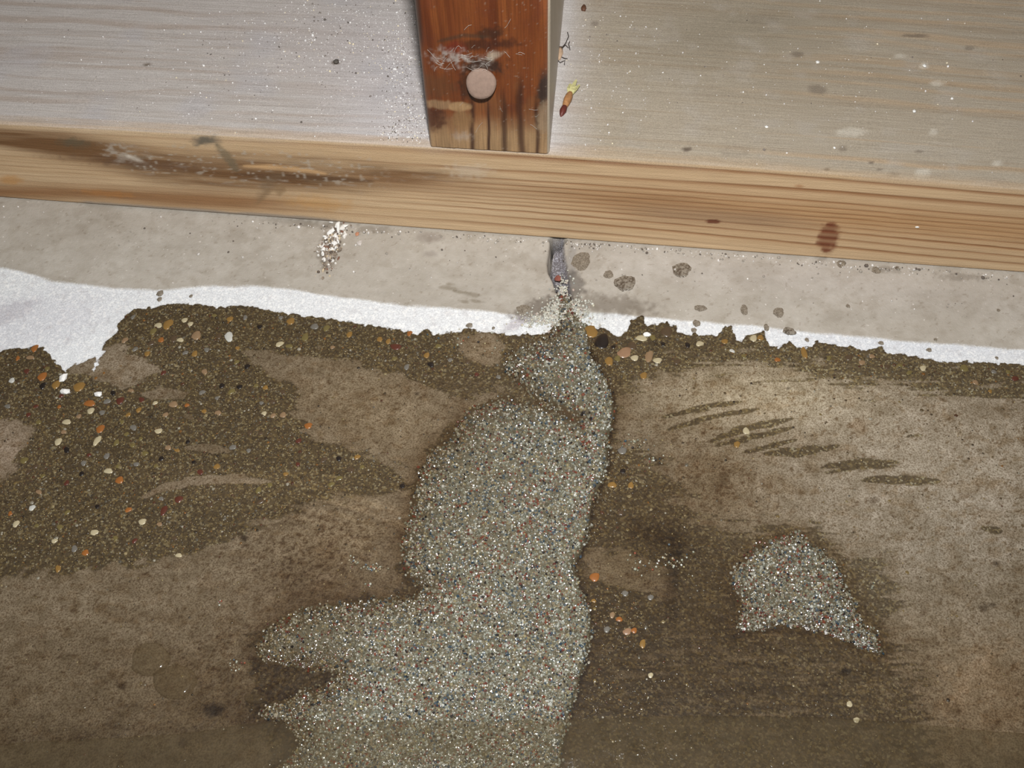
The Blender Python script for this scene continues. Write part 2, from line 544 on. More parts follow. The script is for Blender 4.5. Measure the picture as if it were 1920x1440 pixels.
# wet part
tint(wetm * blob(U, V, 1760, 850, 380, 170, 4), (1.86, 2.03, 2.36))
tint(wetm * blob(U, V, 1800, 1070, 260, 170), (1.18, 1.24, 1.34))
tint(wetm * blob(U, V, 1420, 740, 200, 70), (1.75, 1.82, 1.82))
tint(wetm * blob(U, V, 1330, 910, 110, 90), (.86, .80, .70))
tint(wetm * blob(U, V, 1270, 1040, 110, 60), (.72, .68, .60))
tint(wetm * spot(U, V, 1352, 905, 20, 30, 0, .9, .5), (.66, .60, .52))
tint(wetm * blob(U, V, 700, 770, 170, 90, 15), (1.26, 1.24, 1.20))
tint(wetm * blob(U, V, 640, 990, 130, 60, -5), (1.12, 1.10, 1.06))
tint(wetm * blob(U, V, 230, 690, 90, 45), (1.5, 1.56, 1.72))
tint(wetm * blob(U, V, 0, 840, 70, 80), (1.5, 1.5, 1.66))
tint(wetm * blob(U, V, 390, 905, 130, 30), (1.25, 1.25, 1.3))
tint(wetm * sstep(1040, 1440, V), (.66, .62, .54))  # wet floor darker and browner towards the near edge
tint(wetm * blob(U, V, 1350, 1240, 260, 130), (.78, .72, .62))
tint(wetm * blob(U, V, 1165, 1150, 90, 190), (.76, .70, .58))
tint(wetm * blob(U, V, 1220, 1000, 80, 90), (.84, .80, .72))
tint(wetm * blob(U, V, 900, 650, 70, 45), (1.2, 1.2, 1.2))
tint(wetm * blob(U, V, 895, 660, 60, 40), (1.04, 1.02, 1.0))
tint(wetm * blob(U, V, 450, 1310, 170, 90), (.76, .70, .60))
tint(wetm * blob(U, V, 600, 1060, 130, 60, -12) * .8, (.80, .74, .66))
tint(wetm * blob(U, V, 640, 1110, 170, 40, -8), (.80, .74, .66))
tint(wetm * blob(U, V, 1330, 1140, 70, 90), (.76, .70, .58))
tint(wetm * blob(U, V, 230, 1430, 320, 60), (.72, .70, .66))
tint(wetm * blob(U, V, 1500, 1430, 350, 40), (1.2, 1.2, 1.2))
tint(wetm * spot(U, V, 1860, 1310, 90, 90, -40, .5, .6), (1.16, 1.13, 1.12))
tint(wetm * spot(U, V, 1800, 1290, 90, 14, -50, .6, .6), (1.14, 1.12, 1.12))
edge = seg_dist(U, V, MORTAR_LEFT)
tint(wetm * np.exp(-(edge / 26) ** 2) * sstep(730, 800, V), (.62, .54, .44))
tint(wetm * np.exp(-(seg_dist(U, V, PATCH + PATCH[:1]) / 22) ** 2), (.76, .68, .56))
tint(wetm * np.exp(-(seg_dist(U, V, MORTAR[5:]) / 6) ** 2), (.42, .36, .30))  # crevice darkness along the mortar's right edge, painted in
tint(wetm * np.exp(-(seg_dist(U, V, MORTAR[5:]) / 30) ** 2), (.84, .78, .70))
tint(wetm * PST * (.7 * sstep(-.1, .5, fbm(U / 90, V / 55, 97, 5))), (.80, .77, .72))
tint(wetm * PST * (.8 * sstep(.05, .45, fbm(U / 38, V / 20, 98, 5))), (.82, .76, .68))
tint(wetm * PST * sstep(.0, .5, fbm(U / 55, V / 34, 99, 4)), (1.10, 1.11, 1.14))
tint(wetm * sstep(.25, .5, fbm(U / 15, V / 11, 91, 4)) * PST, (.84, .78, .70))
tint(wetm * sstep(.30, .5, fbm(U / 5, V / 4, 93, 3)) * PST, (.58, .50, .41))
tint(wetm * sstep(.10, .35, fbm(U / 5, V / 4, 95, 2)) * np.clip(1.3 * blob(U, V, 590, 1030, 150, 80, -10), 0, 1), (.50, .42, .34))
tint(wetm * sstep(.05, .35, fbm(U / 6, V / 5, 195, 3)) * np.clip(1.2 * blob(U, V, 480, 1250, 130, 110), 0, 1), (.62, .52, .40))
tint(wetm * sstep(.15, .4, fbm(U / 6, V / 5, 197, 3)) * blob(U, V, 1330, 900, 140, 110), (.60, .50, .40))
tint(wetm * spot(U, V, 1262, 1075, 16, 85, 3, .8, .8), (.58, .52, .44))
tint(wetm * spot(U, V, 1225, 1000, 60, 16, 20, .8, .8), (.62, .55, .46))
tint(wetm * blob(U, V, 1820, 1280, 190, 130), (1.28, 1.27, 1.28))
arc = fbm(np.hypot(U - 470, (1500 - V) * 1.05) / 5.0, np.arctan2(U - 470, 1500 - V) * 5, 203, 3)
tint(wetm * sstep(.0, .4, arc) * blob(U, V, 620, 920, 190, 70, 8), (.74, .70, .65))
tint(wetm * sstep(.0, .4, -arc) * blob(U, V, 620, 920, 190, 70, 8), (1.28, 1.26, 1.22))
hz = fbm(U / 90, V / 5, 205, 3)
tint(wetm * sstep(.05, .4, hz) * blob(U, V, 1500, 1260, 260, 130), (.74, .70, .64))
tint(wetm * sstep(.05, .4, -hz) * blob(U, V, 1450, 1300, 300, 120), (1.22, 1.20, 1.16))
for i_, (q_, w_) in enumerate(DARK_STROKES):
    tint(wetm * stroke(U, V, q_, w_, 50 + i_, .8), (.80, .77, .74))
for cx, cy, rx, ry, k in ((1845, 1138, 9, 7, .4), (1862, 1133, 6, 4, .4), (1640, 938, 8, 6, .5), (1868, 1056, 8, 5, .45), (1812, 930, 10, 5, .7), (1733, 1148, 7, 5, .6),
                          (1607, 944, 5, 4, .6), (1612, 800, 17, 14, .78), (1584, 1258, 8, 7, .3), (458, 1010, 6, 6, .3), (228, 1285, 8, 7, .5), (342, 1395, 7, 10, .5),
                          (400, 1330, 18, 12, .35), (268, 1243, 6, 5, .6), (1271, 1038, 7, 6, .4), (782, 738, 4, 3, .3), (1478, 728, 4, 3, .3), (1382, 1192, 9, 7, .5)):
    tint(spot(U, V, cx, cy, rx, ry, 0, .5, .6, int(cx)), (k * 1.05, k * .95, k * .85))
MORT = np.maximum(poly_sdf(U, V, MORTAR_POLY), poly_sdf(U, V, PATCH))
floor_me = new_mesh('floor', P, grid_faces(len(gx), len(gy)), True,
                    {'wet': WET, 'ground': WHI, 'paste': PST, 'crack': crk}, {'stain_shade': T})

M = Mat('slab_concrete')
wet = M.step(M.math('ADD', M.attr('wet'), M.remap(M.noise(900, 2), 0, 1, -4, 4)), -1.2, 1.2)
gnd = M.step(M.math('ADD', M.attr('ground'), M.remap(M.noise(1500, 2), 0, 1, -3, 3)), -3.5, 3.5)
paste = M.step(M.math('ADD', M.attr('paste'), M.remap(M.noise(1300, 3, .7), 0, 1, -.42, .42)), .30, .70)
fine = M.noise(2200, 3, .6)
mid = M.noise(260, 4, .6)
big = M.noise(45, 4, .6)
dryc = M.mix(M.remap(big, .35, .65, 0, 1), lin(166, 158, 147), lin(180, 173, 163))
dryc = M.mix(M.remap(mid, .35, .7, 0, .5), dryc, lin(157, 149, 137))
dryc = M.mix(M.step(M.noise(800, 2), .68, .75), dryc, lin(205, 198, 190))
whc = M.mix(M.remap(fine, .35, .65, 0, 1), lin(196, 197, 199), lin(228, 229, 230))
cell = M.voro(1500, out='Color')
whc = M.mix(M.math('MULTIPLY', M.step(cell, .70, .78), .45), whc, lin(246, 244, 240))
whc = M.mix(M.math('MULTIPLY', M.step(M.noise(300, 4), .5, .75), .4), whc, lin(178, 172, 172))
pac = M.mix(M.remap(mid, .3, .7, 0, 1), lin(100, 87, 68), lin(126, 112, 92))
pac = M.mix(M.remap(fine, .42, .62, 0, .8), pac, lin(74, 60, 42))
sandv = M.voro(1800, out='Color')
sep = M.node('ShaderNodeSeparateColor'); M.link(sandv, sep.inputs[0])
agc = M.ramp(sep.outputs[0], [(0, lin(58, 46, 34)), (.25, lin(84, 68, 48)), (.45, lin(100, 84, 58)), (.62, lin(74, 64, 52)), (.78, lin(122, 100, 62)), (.9, lin(146, 128, 92)), (1, lin(170, 158, 130))])
agc = M.mix(1.0, M.mix(.45, agc, lin(84, 70, 51)), (.62, .62, .58), 'MULTIPLY')
wetc = M.mix(paste, agc, pac)
base = M.mix(gnd, dryc, whc)
base = M.mix(M.attr('crack'), base, M.mix(M.step(fine, .45, .6), lin(128, 122, 122), lin(196, 194, 198)))
base = M.mix(wet, base, wetc)
base = M.mix(1.0, base, M.attr('stain_shade', True), 'MULTIPLY')
hgt = M.math('ADD', M.math('MULTIPLY', fine, .6), M.math('MULTIPLY', M.noise(700, 3), .7))
M.set(Base_Color=base, Roughness=M.mixf(wet, .9, .6), Specular_IOR_Level=M.mixf(wet, .25, .2), Coat_Weight=M.math('MULTIPLY', wet, .18), Coat_Roughness=.12,
      Normal=M.bump(hgt, .55, .00035))
floor = obj('floor', floor_me, M.m)
floor['kind'] = 'structure'

# ------------------------------------------------------------------ wall behind the plate (outside the frame)
def box(x0, x1, y0, y1, z0, z1):
    V = np.array([(a, b, c) for a in (x0, x1) for b in (y0, y1) for c in (z0, z1)], float)
    Fc = np.array([(0, 1, 3, 2), (4, 6, 7, 5), (0, 4, 5, 1), (2, 3, 7, 6), (0, 2, 6, 4), (1, 5, 7, 3)])
    return V, Fc


wb = obj('wall_back', new_mesh('wall_back', *box(-700, 760, 106, 119, -2, 480), smooth=False), simple('grey_sheathing', lin(120, 112, 104), .9, .2, 60))
wb['kind'] = 'structure'

# ------------------------------------------------------------------ sill plate
TOP_PX = [(-250, 220), (0, 231), (320, 249), (640, 268), (960, 284), (1280, 305), (1600, 330), (1920, 356), (2150, 375)]
BOT_PX = [(-250, 352), (0, 367), (146, 382), (433, 406), (640, 421), (1040, 448), (1280, 466), (1600, 491), (1920, 515), (2150, 534)]
tp = on_front(*np.array(TOP_PX, float).T); bp = on_front(*np.array(BOT_PX, float).T)
ct = np.polyfit(tp[:, 0], tp[:, 2], 3); cb = np.polyfit(bp[:, 0], bp[:, 2], 3)
px = np.concatenate([np.linspace(-520, -160, 20)[:-1], np.arange(-160, 215, .8), np.linspace(215, 560, 20)])
ztop = np.polyval(ct, np.clip(px, -160, 215)); zbot = np.maximum(np.polyval(cb, np.clip(px, -160, 215)), 0.05)
# profile around the section: bottom back, bottom front, front face, arris, top, back
nf = 120
prof = []                                            # (y, mode, t)
prof += [(104.0, 'b', 0), (1.2, 'b', 0), (0.3, 'f', 0.008)]
prof += [(0.0, 'f', t) for t in np.linspace(0.02, .968, nf)]
prof += [(0.12, 'f', .982), (0.5, 'f', .992), (1.1, 'f', .998)]
prof += [(t, 'f', 1.0) for t in np.arange(1.8, 103.5, .6)]
prof += [(104.0, 'f', .99)]
rows = []
for yy, md, t in prof:
    zz = zbot + (ztop - zbot) * t
    rows.append(np.stack([px, np.full_like(px, yy), zz], -1))
PL = np.stack(rows, 1)                                # (nx, nprof, 3)
nx, npf = PL.shape[:2]
PLf = PL.reshape(-1, 3).copy()
u, v = proj(PLf)
xx, yy, zz = PLf.T
t = np.tile(np.array([q[2] for q in prof]), nx)       # height fraction on the front
is_top = np.tile(np.array([q[1] == 'f' and q[2] >= .985 and q[0] > .4 for q in prof]), nx)
fr = ~is_top
# --- front colours
warp = 0.07 * fbm(xx / 190, t * .5, 201, 2) + 0.006 * fbm(xx / 20, t * 8, 203, 2)
ringc = (t + warp) * 13 + 1.5 * fbm(t * 3 + warp * 3, xx / 400, 205, 2)
fr_ = ringc - np.floor(ringc)
line = sstep(.55, .93, fr_) * (1 - sstep(.93, 1.0, fr_))
lineL = line * (0.35 + 0.65 * sstep(650, 1050, u)) * (.55 + .6 * vnoise(xx / 60, np.floor(ringc) * 7.3, 207))
early = .5 + .5 * fbm(xx / 120, t * 14, 209, 4)
c_light = lin(204, 178, 144); c_tan = lin(186, 156, 120); c_org = lin(170, 128, 84); c_brn = lin(112, 80, 50)
C = c_light[None] * early[:, None] + c_tan[None] * (1 - early[:, None])


def lay(mask, col):
    C[:] = C + np.clip(mask, 0, 1)[:, None] * (np.asarray(col)[None] - C)


orange = sstep(900, 1250, u) * blob(t, t, .52, .52, .34, .34)
lay(.7 * orange, c_org)
lay(.9 * lineL * sstep(.05, .15, t), lin(136, 92, 56))
# brown weathering along the upper half on the left
cen = np.interp(u, [0, 150, 330, 480, 640, 800, 950], [.82, .72, .60, .56, .58, .64, .7])
wid = np.interp(u, [0, 150, 330, 480, 640, 800, 950], [.13, .16, .22, .21, .18, .13, .08])
bm = np.exp(-(np.abs(t - cen + .07 * fbm(xx / 40, t * 6, 211, 3)) / wid) ** 3) * (1 - sstep(700, 980, u))
lay(1.15 * bm * (.85 + .4 * fbm(xx / 25, t * 22, 213, 3)), c_brn)
lay(.5 * bm * sstep(.1, .5, fbm(xx / 9, t * 22, 215, 4)) * sstep(150, 260, u), lin(96, 78, 60))
lay(.5 * bm * sstep(.25, .6, fbm(xx / 5, t * 30, 216, 4)) * sstep(180, 300, u), lin(165, 152, 138))
lowb = np.exp(-((t - np.interp(u, [0, 200, 560], [.10, .16, .17]) + .03 * fbm(xx / 30, t * 4, 217, 3)) / .11) ** 2) * (1 - sstep(430, 680, u))
lay(.9 * lowb, lin(140, 100, 64))
lay(.7 * spot(u, v, 20, 337, 20, 8, 4, .5, .3), lin(186, 138, 84))
lay(.6 * spot(u, v, 205, 363, 45, 6, 5, .6, .5), lin(170, 118, 66))
midb = np.exp(-((t - .58 - .05 * fbm(xx / 50, t * 3, 219, 3)) / .10) ** 2) * sstep(600, 760, u) * (1 - sstep(1150, 1500, u))
lay(.6 * midb * (.7 + .5 * fbm(xx / 40, t * 30, 221, 3)), lin(140, 104, 72))
lay(.55 * np.exp(-((t - .42) / .10) ** 2) * sstep(1100, 1250, u) * (1 - sstep(1420, 1600, u)), lin(142, 116, 92))
lay(.8 * spot(u, v, 232, 290, 36, 14, 12, .6, .9, 261) * sstep(-.2, .3, fbm(xx / 2.2, t * 28, 263, 3)), lin(168, 156, 142))
lay(.8 * stroke(u, v, [(238, 291), (252, 298), (268, 304)], 6, 265), lin(206, 196, 182))
lay(.7 * spot(u, v, 140, 267, 26, 8, 6, .7, .7, 267), lin(92, 84, 66))
lay(.8 * spot(u, v, 384, 262, 18, 7, -12, .5, .7, 269), lin(84, 80, 68))
lay(.6 * stroke(u, v, [(405, 270), (425, 292), (446, 322)], 14, 271), lin(104, 96, 78))
lay(.9 * stroke(u, v, [(456, 311), (520, 314), (575, 319), (612, 326)], 7, 273), lin(198, 160, 116))
lay(.8 * stroke(u, v, [(440, 326), (560, 331), (700, 340)], 9, 275), lin(92, 66, 44))
lay(.6 * spot(u, v, 525, 358, 10, 8, -20, .4, .4, 277), lin(128, 102, 72))
lay(.6 * stroke(u, v, [(480, 384), (500, 360), (530, 345)], 7, 279), lin(140, 112, 80))
lay(.5 * spot(u, v, 600, 380, 50, 12, 4, .7, .6, 281), lin(188, 142, 84))
lay(.6 * spot(u, v, 275, 308, 120, 8, 5, .8, .8, 283), lin(104, 80, 62))
lay(.55 * sstep(.35, .6, fbm(xx / 1.2, t * 30, 285, 2)) * sstep(200, 260, u) * (1 - sstep(640, 760, u)) * sstep(.4, .55, t) * (1 - sstep(.8, .9, t)), lin(178, 168, 154))
grey = spot(u, v, 505, 345, 10, 30, 40, .7, .6)
lay(.5 * grey, lin(118, 98, 76))
lay(.6 * spot(u, v, 385, 264, 24, 8, 0, .7, .7), lin(96, 90, 80))
lay(.45 * spot(u, v, 880, 320, 36, 12, 0, .7, .8), lin(200, 186, 166))
# resin marks
stripe = .55 + .45 * np.clip(np.sin((t + warp) * 80), -1, 1)
mk = spot(u - (480 - v) * .22, v, 1545, 446, 19, 29, 0, .25, .35, 5)
lay(mk * (.62 + .38 * stripe), lin(112, 62, 38))
lay(spot(u, v, 1337, 415, 14, 4, 2, .3, .3), lin(104, 62, 42))
lay(.5 * spot(u, v, 1498, 349, 9, 3, 2, .5, .3), lin(150, 96, 56))
# dusty arris and dust caught at the bottom
arr = sstep(.90, .985, t + .04 * fbm(xx / 12, t, 223, 3))
lay(.40 * arr * (.4 + .5 * fbm(xx / 18, yy * 2, 225, 3)), lin(178, 164, 148))
lay(.2 * arr * sstep(1050, 1300, u), lin(190, 162, 128))
bot = (1 - sstep(.03, .075, t + .02 * fbm(xx / 9, t, 227, 3))) * sstep(140, 170, u) * (1 - sstep(600, 680, u))
lay(.8 * bot, lin(142, 135, 128))
Cf = C.copy()
# --- top colours: concrete dust over faint grain
C = np.tile(lin(180, 173, 168), (len(PLf), 1)).astype(float)
right = sstep(1020, 1150, u)
lay(right, lin(160, 149, 133))
gr = fbm(xx / 150, (yy + 3.0 * fbm(xx / 45, yy / 20, 231, 2)) / 2.2, 233, 4)
gr2 = fbm(xx / 200, (yy + 1.5 * fbm(xx / 60, yy / 20, 235, 2)) / 1.1, 237, 3)
lay((1 - right) * (.42 * sstep(.0, .5, gr)) * (1 - .6 * sstep(350, 700, u) * (1 - sstep(120, 200, v))), lin(150, 128, 110))
lay((1 - right) * .30 * sstep(.1, .6, gr2) * sstep(.05, .3, vnoise(xx / 30, yy / 14, 239)), lin(140, 126, 116))
lay(right * .6 * sstep(-.05, .5, gr) * sstep(1250, 1600, u), lin(172, 146, 116))
lay(right * .5 * sstep(.05, .55, gr2), lin(146, 128, 106))
lay(right * .55 * blob(u, v, 1390, 60, 210, 80, -8), lin(126, 117, 100))
lay(right * .35 * blob(u, v, 1560, 160, 220, 70, 0), lin(142, 130, 112))
lay(right * .4 * sstep(.1, .6, fbm(xx / 9, yy / 7, 241, 4)), lin(164, 156, 146))
lay(.55 * blob(u, v, 730, 160, 110, 170) * (1 - right), lin(192, 188, 192))
lay(.5 * spot(u, v, 600, 90, 170, 70, 10, .8, .8), lin(178, 170, 168))
lay(.5 * sstep(0, .6, fbm(xx / 16, yy / 12, 243, 4)) * (1 - right), lin(172, 168, 170))
near = 1 - sstep(0.5, 9, yy + 2.5 * fbm(xx / 20, yy / 6, 245, 3))
lay(.30 * near * sstep(.0, .35, gr2 + .1), lin(196, 162, 124))
for cx, cy, rx, ry, a, k in ((1432, 38, 22, 9, 0, .25), (1494, 102, 12, 5, 0, .6), (1532, 168, 18, 8, 10, .55), (1595, 248, 28, 8, 0, -.5), (1376, 284, 26, 9, 0, .25),
                             (1550, 318, 6, 3, 0, .9), (1634, 305, 5, 3, 0, .8), (1648, 318, 5, 2, 0, .8), (1724, 284, 8, 3, 0, .5), (1687, 105, 10, 4, 0, -.5), (1733, 124, 8, 6, 0, -.6),
                             (1757, 156, 12, 5, 0, -.6), (1675, 328, 12, 6, 0, .4), (1730, 325, 14, 8, 0, -.6), (1288, 280, 9, 4, 0, 1.4), (1715, 67, 24, 3, 0, .7), (1818, 90, 10, 4, 0, .5),
                             (1870, 306, 9, 5, 0, -.6), (1750, 248, 8, 6, 0, -.5), (1115, 45, 7, 5, 0, .5), (630, 117, 7, 4, 0, 1.2), (276, 121, 7, 3, 0, .9), (1580, 278, 8, 6, 0, .5)):
    msk = spot(u, v, cx, cy, rx, ry, a, .45, .4, int(cx))
    if abs(k) == .25:                                  # a drop that dried to a ring
        msk = msk * (1 - .6 * spot(u, v, cx, cy, rx * .7, ry * .7, a, .3, .2, int(cx)))
    lay(min(abs(k), 1) * (1.0 if k > 0 else .8) * msk, lin(104, 92, 80) if k > 0 else lin(206, 200, 188))
sdx = np.where(xx < 0, -xx, np.where(xx > 38, xx - 38, 0))
lay(.5 * np.exp(-(sdx / 3.0)) * (yy > .8), lin(196, 193, 194))
Ct = C
Cf = Cf * (1 - .28 * sstep(.955, .985, t))[:, None]  # arris colour darkened to offset the light its bevel catches
tone = np.where(fr[:, None], Cf, Ct)
blend = sstep(1.2, 4.5, yy + 1.5 * fbm(xx / 8, yy / 2, 247, 3))
tone = np.where(is_top[:, None], Ct * blend[:, None] + (1 - blend[:, None]) * (.55 * Ct + .45 * Cf), tone)
dust = np.where(is_top, .9, .15 + .7 * arr)
PLf[:, 1] -= np.where(fr & (t > .02) & (t < .97), .12 * (.5 - lineL), 0)
fcs = [grid_faces(nx, npf)]
wrap = np.array([(i * npf + npf - 1, (i + 1) * npf + npf - 1, (i + 1) * npf, i * npf) for i in range(nx - 1)])
plate_me = new_mesh('sill_plate', PLf, np.concatenate(fcs + [wrap]), True, {'dust': dust}, {'tone': tone})
M = Mat('dusty_fir')
st = M.noise(1, 3, .6, M.coords((60, 2600, 2600)))
fn = M.noise(2600, 3, .65)
c = M.mix(1.0, M.attr('tone', True), M.ramp(st, [(.3, (.86, .84, .82)), (.7, (1.12, 1.12, 1.12))]), 'MULTIPLY')
c = M.mix(M.math('MULTIPLY', M.attr('dust'), .6), c, M.mix(1.0, c, M.ramp(fn, [(.32, (.68,) * 3), (.5, (1.,) * 3), (.68, (1.35,) * 3)]), 'MULTIPLY'))
M.set(Base_Color=c, Roughness=M.mixf(M.attr('dust'), .6, .95), Specular_IOR_Level=.3, Normal=M.bump(fn, .5, .0003, M.bump(st, .35, .0003)))
plate = obj('sill_plate', plate_me, M.m)
plate['label'] = 'pale wooden sill plate with brown stains lying on concrete, dusty grey on top'
plate['category'] = 'board'

# ------------------------------------------------------------------ stud
sx = np.linspace(0, 38, 96)
sz = np.concatenate([np.arange(0, 62, .4), np.linspace(62, 420, 24)])
zbase = 38.0
SX, SZ = np.meshgrid(sx, sz, indexing='ij')
zb = np.polyval(ct, SX)
FR = np.stack([SX, np.full_like(SX, .35), zb + SZ - .2], -1).reshape(-1, 3)
u, v = proj(FR); xs, zs = FR[:, 0], FR[:, 2] - 38
# rounded arrises
rr = np.minimum(xs, 38 - xs)
FR[:, 1] += 1.1 * (1 - np.sqrt(np.clip(1 - (1 - np.clip(rr / 1.1, 0, 1)) ** 2, 0, 1)))
gx_ = xs + 1.1 * fbm(xs / 9, zs / 34, 301, 3) + .5 * np.exp(-((zs - 17) / 7) ** 2) * np.sign(xs - 19)
C = np.tile(lin(128, 66, 28), (len(FR), 1)).astype(float)
lay(.6 * sstep(-.3, .6, fbm(gx_ / 3.2, zs / 60, 303, 3)), lin(156, 88, 38))
lay(.6 * sstep(.0, .6, fbm(gx_ / 1.4, zs / 50, 305, 3)), lin(92, 40, 20))
lay(.5 * sstep(.1, .6, fbm(xs / 5, zs / 6, 307, 4)), lin(110, 56, 34))
low = 1 - sstep(200, 262, v + 10 * fbm(xs / 4, zs / 4, 309, 3))
low = 1 - low
lay(.85 * low, lin(178, 144, 102))
lay(.45 * sstep(120, 175, v) * (1 - low) * sstep(-.2, .5, fbm(xs / 4, zs / 9, 311, 3)), lin(136, 92, 54))
for bx, wdt, v0, k in ((885, 8, 150, .9), (916, 5, 165, 1.0), (945, 9, 150, .8), (976, 12, 120, .85), (1006, 7, 160, .9), (842, 6, 255, .4), (820, 10, 252, .4)):
    cxp = bx + (v - 230) * .03 + 2.5 * fbm(zs / 9, xs * 0 + bx, 313, 2)
    lay(k * np.exp(-np.abs((u - cxp) / wdt * 1.7) ** 3) * sstep(v0, v0 + 60, v), lin(66, 36, 24))
lay(.85 * spot(u, v, 812, 222, 20, 22, 0, .4, .5), lin(84, 44, 26))
lay(.8 * spot(u, v, 818, 160, 34, 20, 10, .5, .5), lin(112, 68, 38))
lay(.9 * spot(u, v, 826, 196, 34, 8, 4, .3, .5), lin(164, 128, 92))
lay(.95 * spot(u, v, 862, 200, 20, 9, 4, .25, .25), lin(190, 150, 104))
lay(.8 * spot(u, v, 866, 225, 18, 18, 0, .4, .3), lin(158, 120, 78))
lay(.9 * spot(u, v, 1020, 165, 12, 32, 5, .4, .4), lin(58, 48, 44))
lay(.8 * spot(u, v, 1020, 222, 14, 30, 8, .4, .4), lin(168, 142, 112))
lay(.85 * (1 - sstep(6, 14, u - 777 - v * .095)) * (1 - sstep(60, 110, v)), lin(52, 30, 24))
lay(.7 * spot(u, v, 920, 62, 22, 11, 0, .5, .6), lin(52, 36, 28))
lay(.7 * spot(u, v, 905, 84, 60, 10, -3, .5, .6), lin(62, 34, 26))
lay(.6 * stroke(u, v, [(820, 78), (870, 66), (920, 70)], 6), lin(70, 58, 46))
lay(.85 * spot(u, v, 906, 124, 38, 16, 0, .5, .6), lin(52, 36, 28))
lay(.8 * spot(u, v, 876, 160, 14, 26, 0, .5, .5), lin(60, 38, 26))
lay(.6 * spot(u, v, 852, 90, 20, 12, 0, .5, .4), lin(140, 52, 28))
web = spot(u, v, 856, 112, 42, 14, 8, .8, .9, 321)
lay(.95 * web * sstep(-.35, .35, fbm(xs / 1.2, zs / 1.2, 323, 3)), lin(190, 176, 166))
lay(.8 * spot(u, v, 927, 104, 14, 8, -20, .6, .7), lin(188, 170, 148))
lay(.5 * spot(u, v, 868, 256, 14, 7, 0, .7, .8), lin(190, 172, 156))
lay(.7 * np.exp(-np.clip(rr, 0, 9) / .45), lin(150, 138, 128))
lay(.4 * sstep(.68, .85, fbm(xs / .8, zs / .8, 325, 2)), lin(170, 150, 132))
g_ = C.mean(1, keepdims=True); front_tone = (.95 * C + .05 * g_) * (.70 + .16 * fbm(gx_ / 4, zs / 14, 341, 4) + .10 * low)[:, None]
# dent where the nail was driven
nail_c = on_front(np.array(903.), np.array(152.), .3)
dn = np.hypot((FR[:, 0] - nail_c[0]), (FR[:, 2] - nail_c[2] - 1.2))
FR[:, 1] += 0.9 * np.exp(-(dn / 5.2) ** 4) + .10 * fbm(gx_ / 1.5, zs / 30, 331, 3)
nS, nZ = len(sx), len(sz)
# back half: simple sides built from the outline
bx = np.stack([SX - 3.3, np.full_like(SX, 104.0), zb + SZ - .2], -1).reshape(-1, 3)
Vst = np.concatenate([FR, bx]); nb = len(FR)
g = grid_faces(nS, nZ)
side = []
L = np.arange(nZ); Rr = (nS - 1) * nZ + L
side.append(np.stack([L[:-1], L[1:], L[1:] + nb, L[:-1] + nb], 1))
side.append(np.stack([Rr[:-1], Rr[:-1] + nb, Rr[1:] + nb, Rr[1:]], 1))
Bt = np.arange(nS) * nZ; Tp = Bt + nZ - 1
side.append(np.stack([Bt[:-1], Bt[:-1] + nb, Bt[1:] + nb, Bt[1:]], 1))
side.append(np.stack([Tp[:-1], Tp[1:], Tp[1:] + nb, Tp[:-1] + nb], 1))
back_tone = np.tile(lin(190, 178, 160), (nb, 1))
front_tone = np.where((xs > 37.5)[:, None], lin(186, 174, 156), front_tone)
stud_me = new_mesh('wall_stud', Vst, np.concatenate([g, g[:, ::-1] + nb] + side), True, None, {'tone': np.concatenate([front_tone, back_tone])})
try:
    stud_me.polygons.foreach_set('use_smooth', np.concatenate([np.ones(len(g), bool), np.zeros(len(stud_me.polygons) - len(g), bool)]))
except Exception:
    pass
M = Mat('varnished_stud')
st = M.noise(1, 3, .6, M.coords((2400, 2400, 60)))
fn = M.noise(1700, 3, .6)
c = M.mix(1.0, M.attr('tone', True), M.ramp(st, [(.3, (.78,) * 3), (.7, (1.2,) * 3)]), 'MULTIPLY')
M.set(Base_Color=c, Roughness=.42, Specular_IOR_Level=.45, Normal=M.bump(fn, .35, .0003, M.bump(st, .3, .0003)))
stud = obj('wall_stud', stud_me, M.m)
stud['label'] = 'upright reddish brown wooden stud with one nail head, standing on the sill plate'
stud['category'] = 'stud'

# nail: a hammered round head and its shank in the stud
n = 28
Vn, Fn = [], []
prof_n = [(1.9, 6.0), (1.9, .9), (4.25, .75), (4.5, .35), (4.4, -.15), (3.6, -.42), (1.6, -.5), (0.05, -.5)]
for r_, y_ in prof_n:
    for i in range(n):
        a = 2 * math.pi * i / n
        q = r_ * (1 + .012 * math.sin(3 * a + 1) + .012 * math.sin(5 * a))
        Vn.append((q * math.cos(a), y_, q * math.sin(a) * 1.02))
for k in range(len(prof_n) - 1):
    for i in range(n):
        j = (i + 1) % n
        Fn.append((k * n + i, k * n + j, (k + 1) * n + j, (k + 1) * n + i))
nail = obj('nail', new_mesh('nail', np.array(Vn), np.array(Fn)), simple('dusty_nail', lin(132, 110, 97), .8, .10, 900, .5), stud, (nail_c[0], -.9, nail_c[2]))
nail.rotation_euler = (-.5, 0, .05)
nail['label'] = 'round dusty pinkish grey nail head'

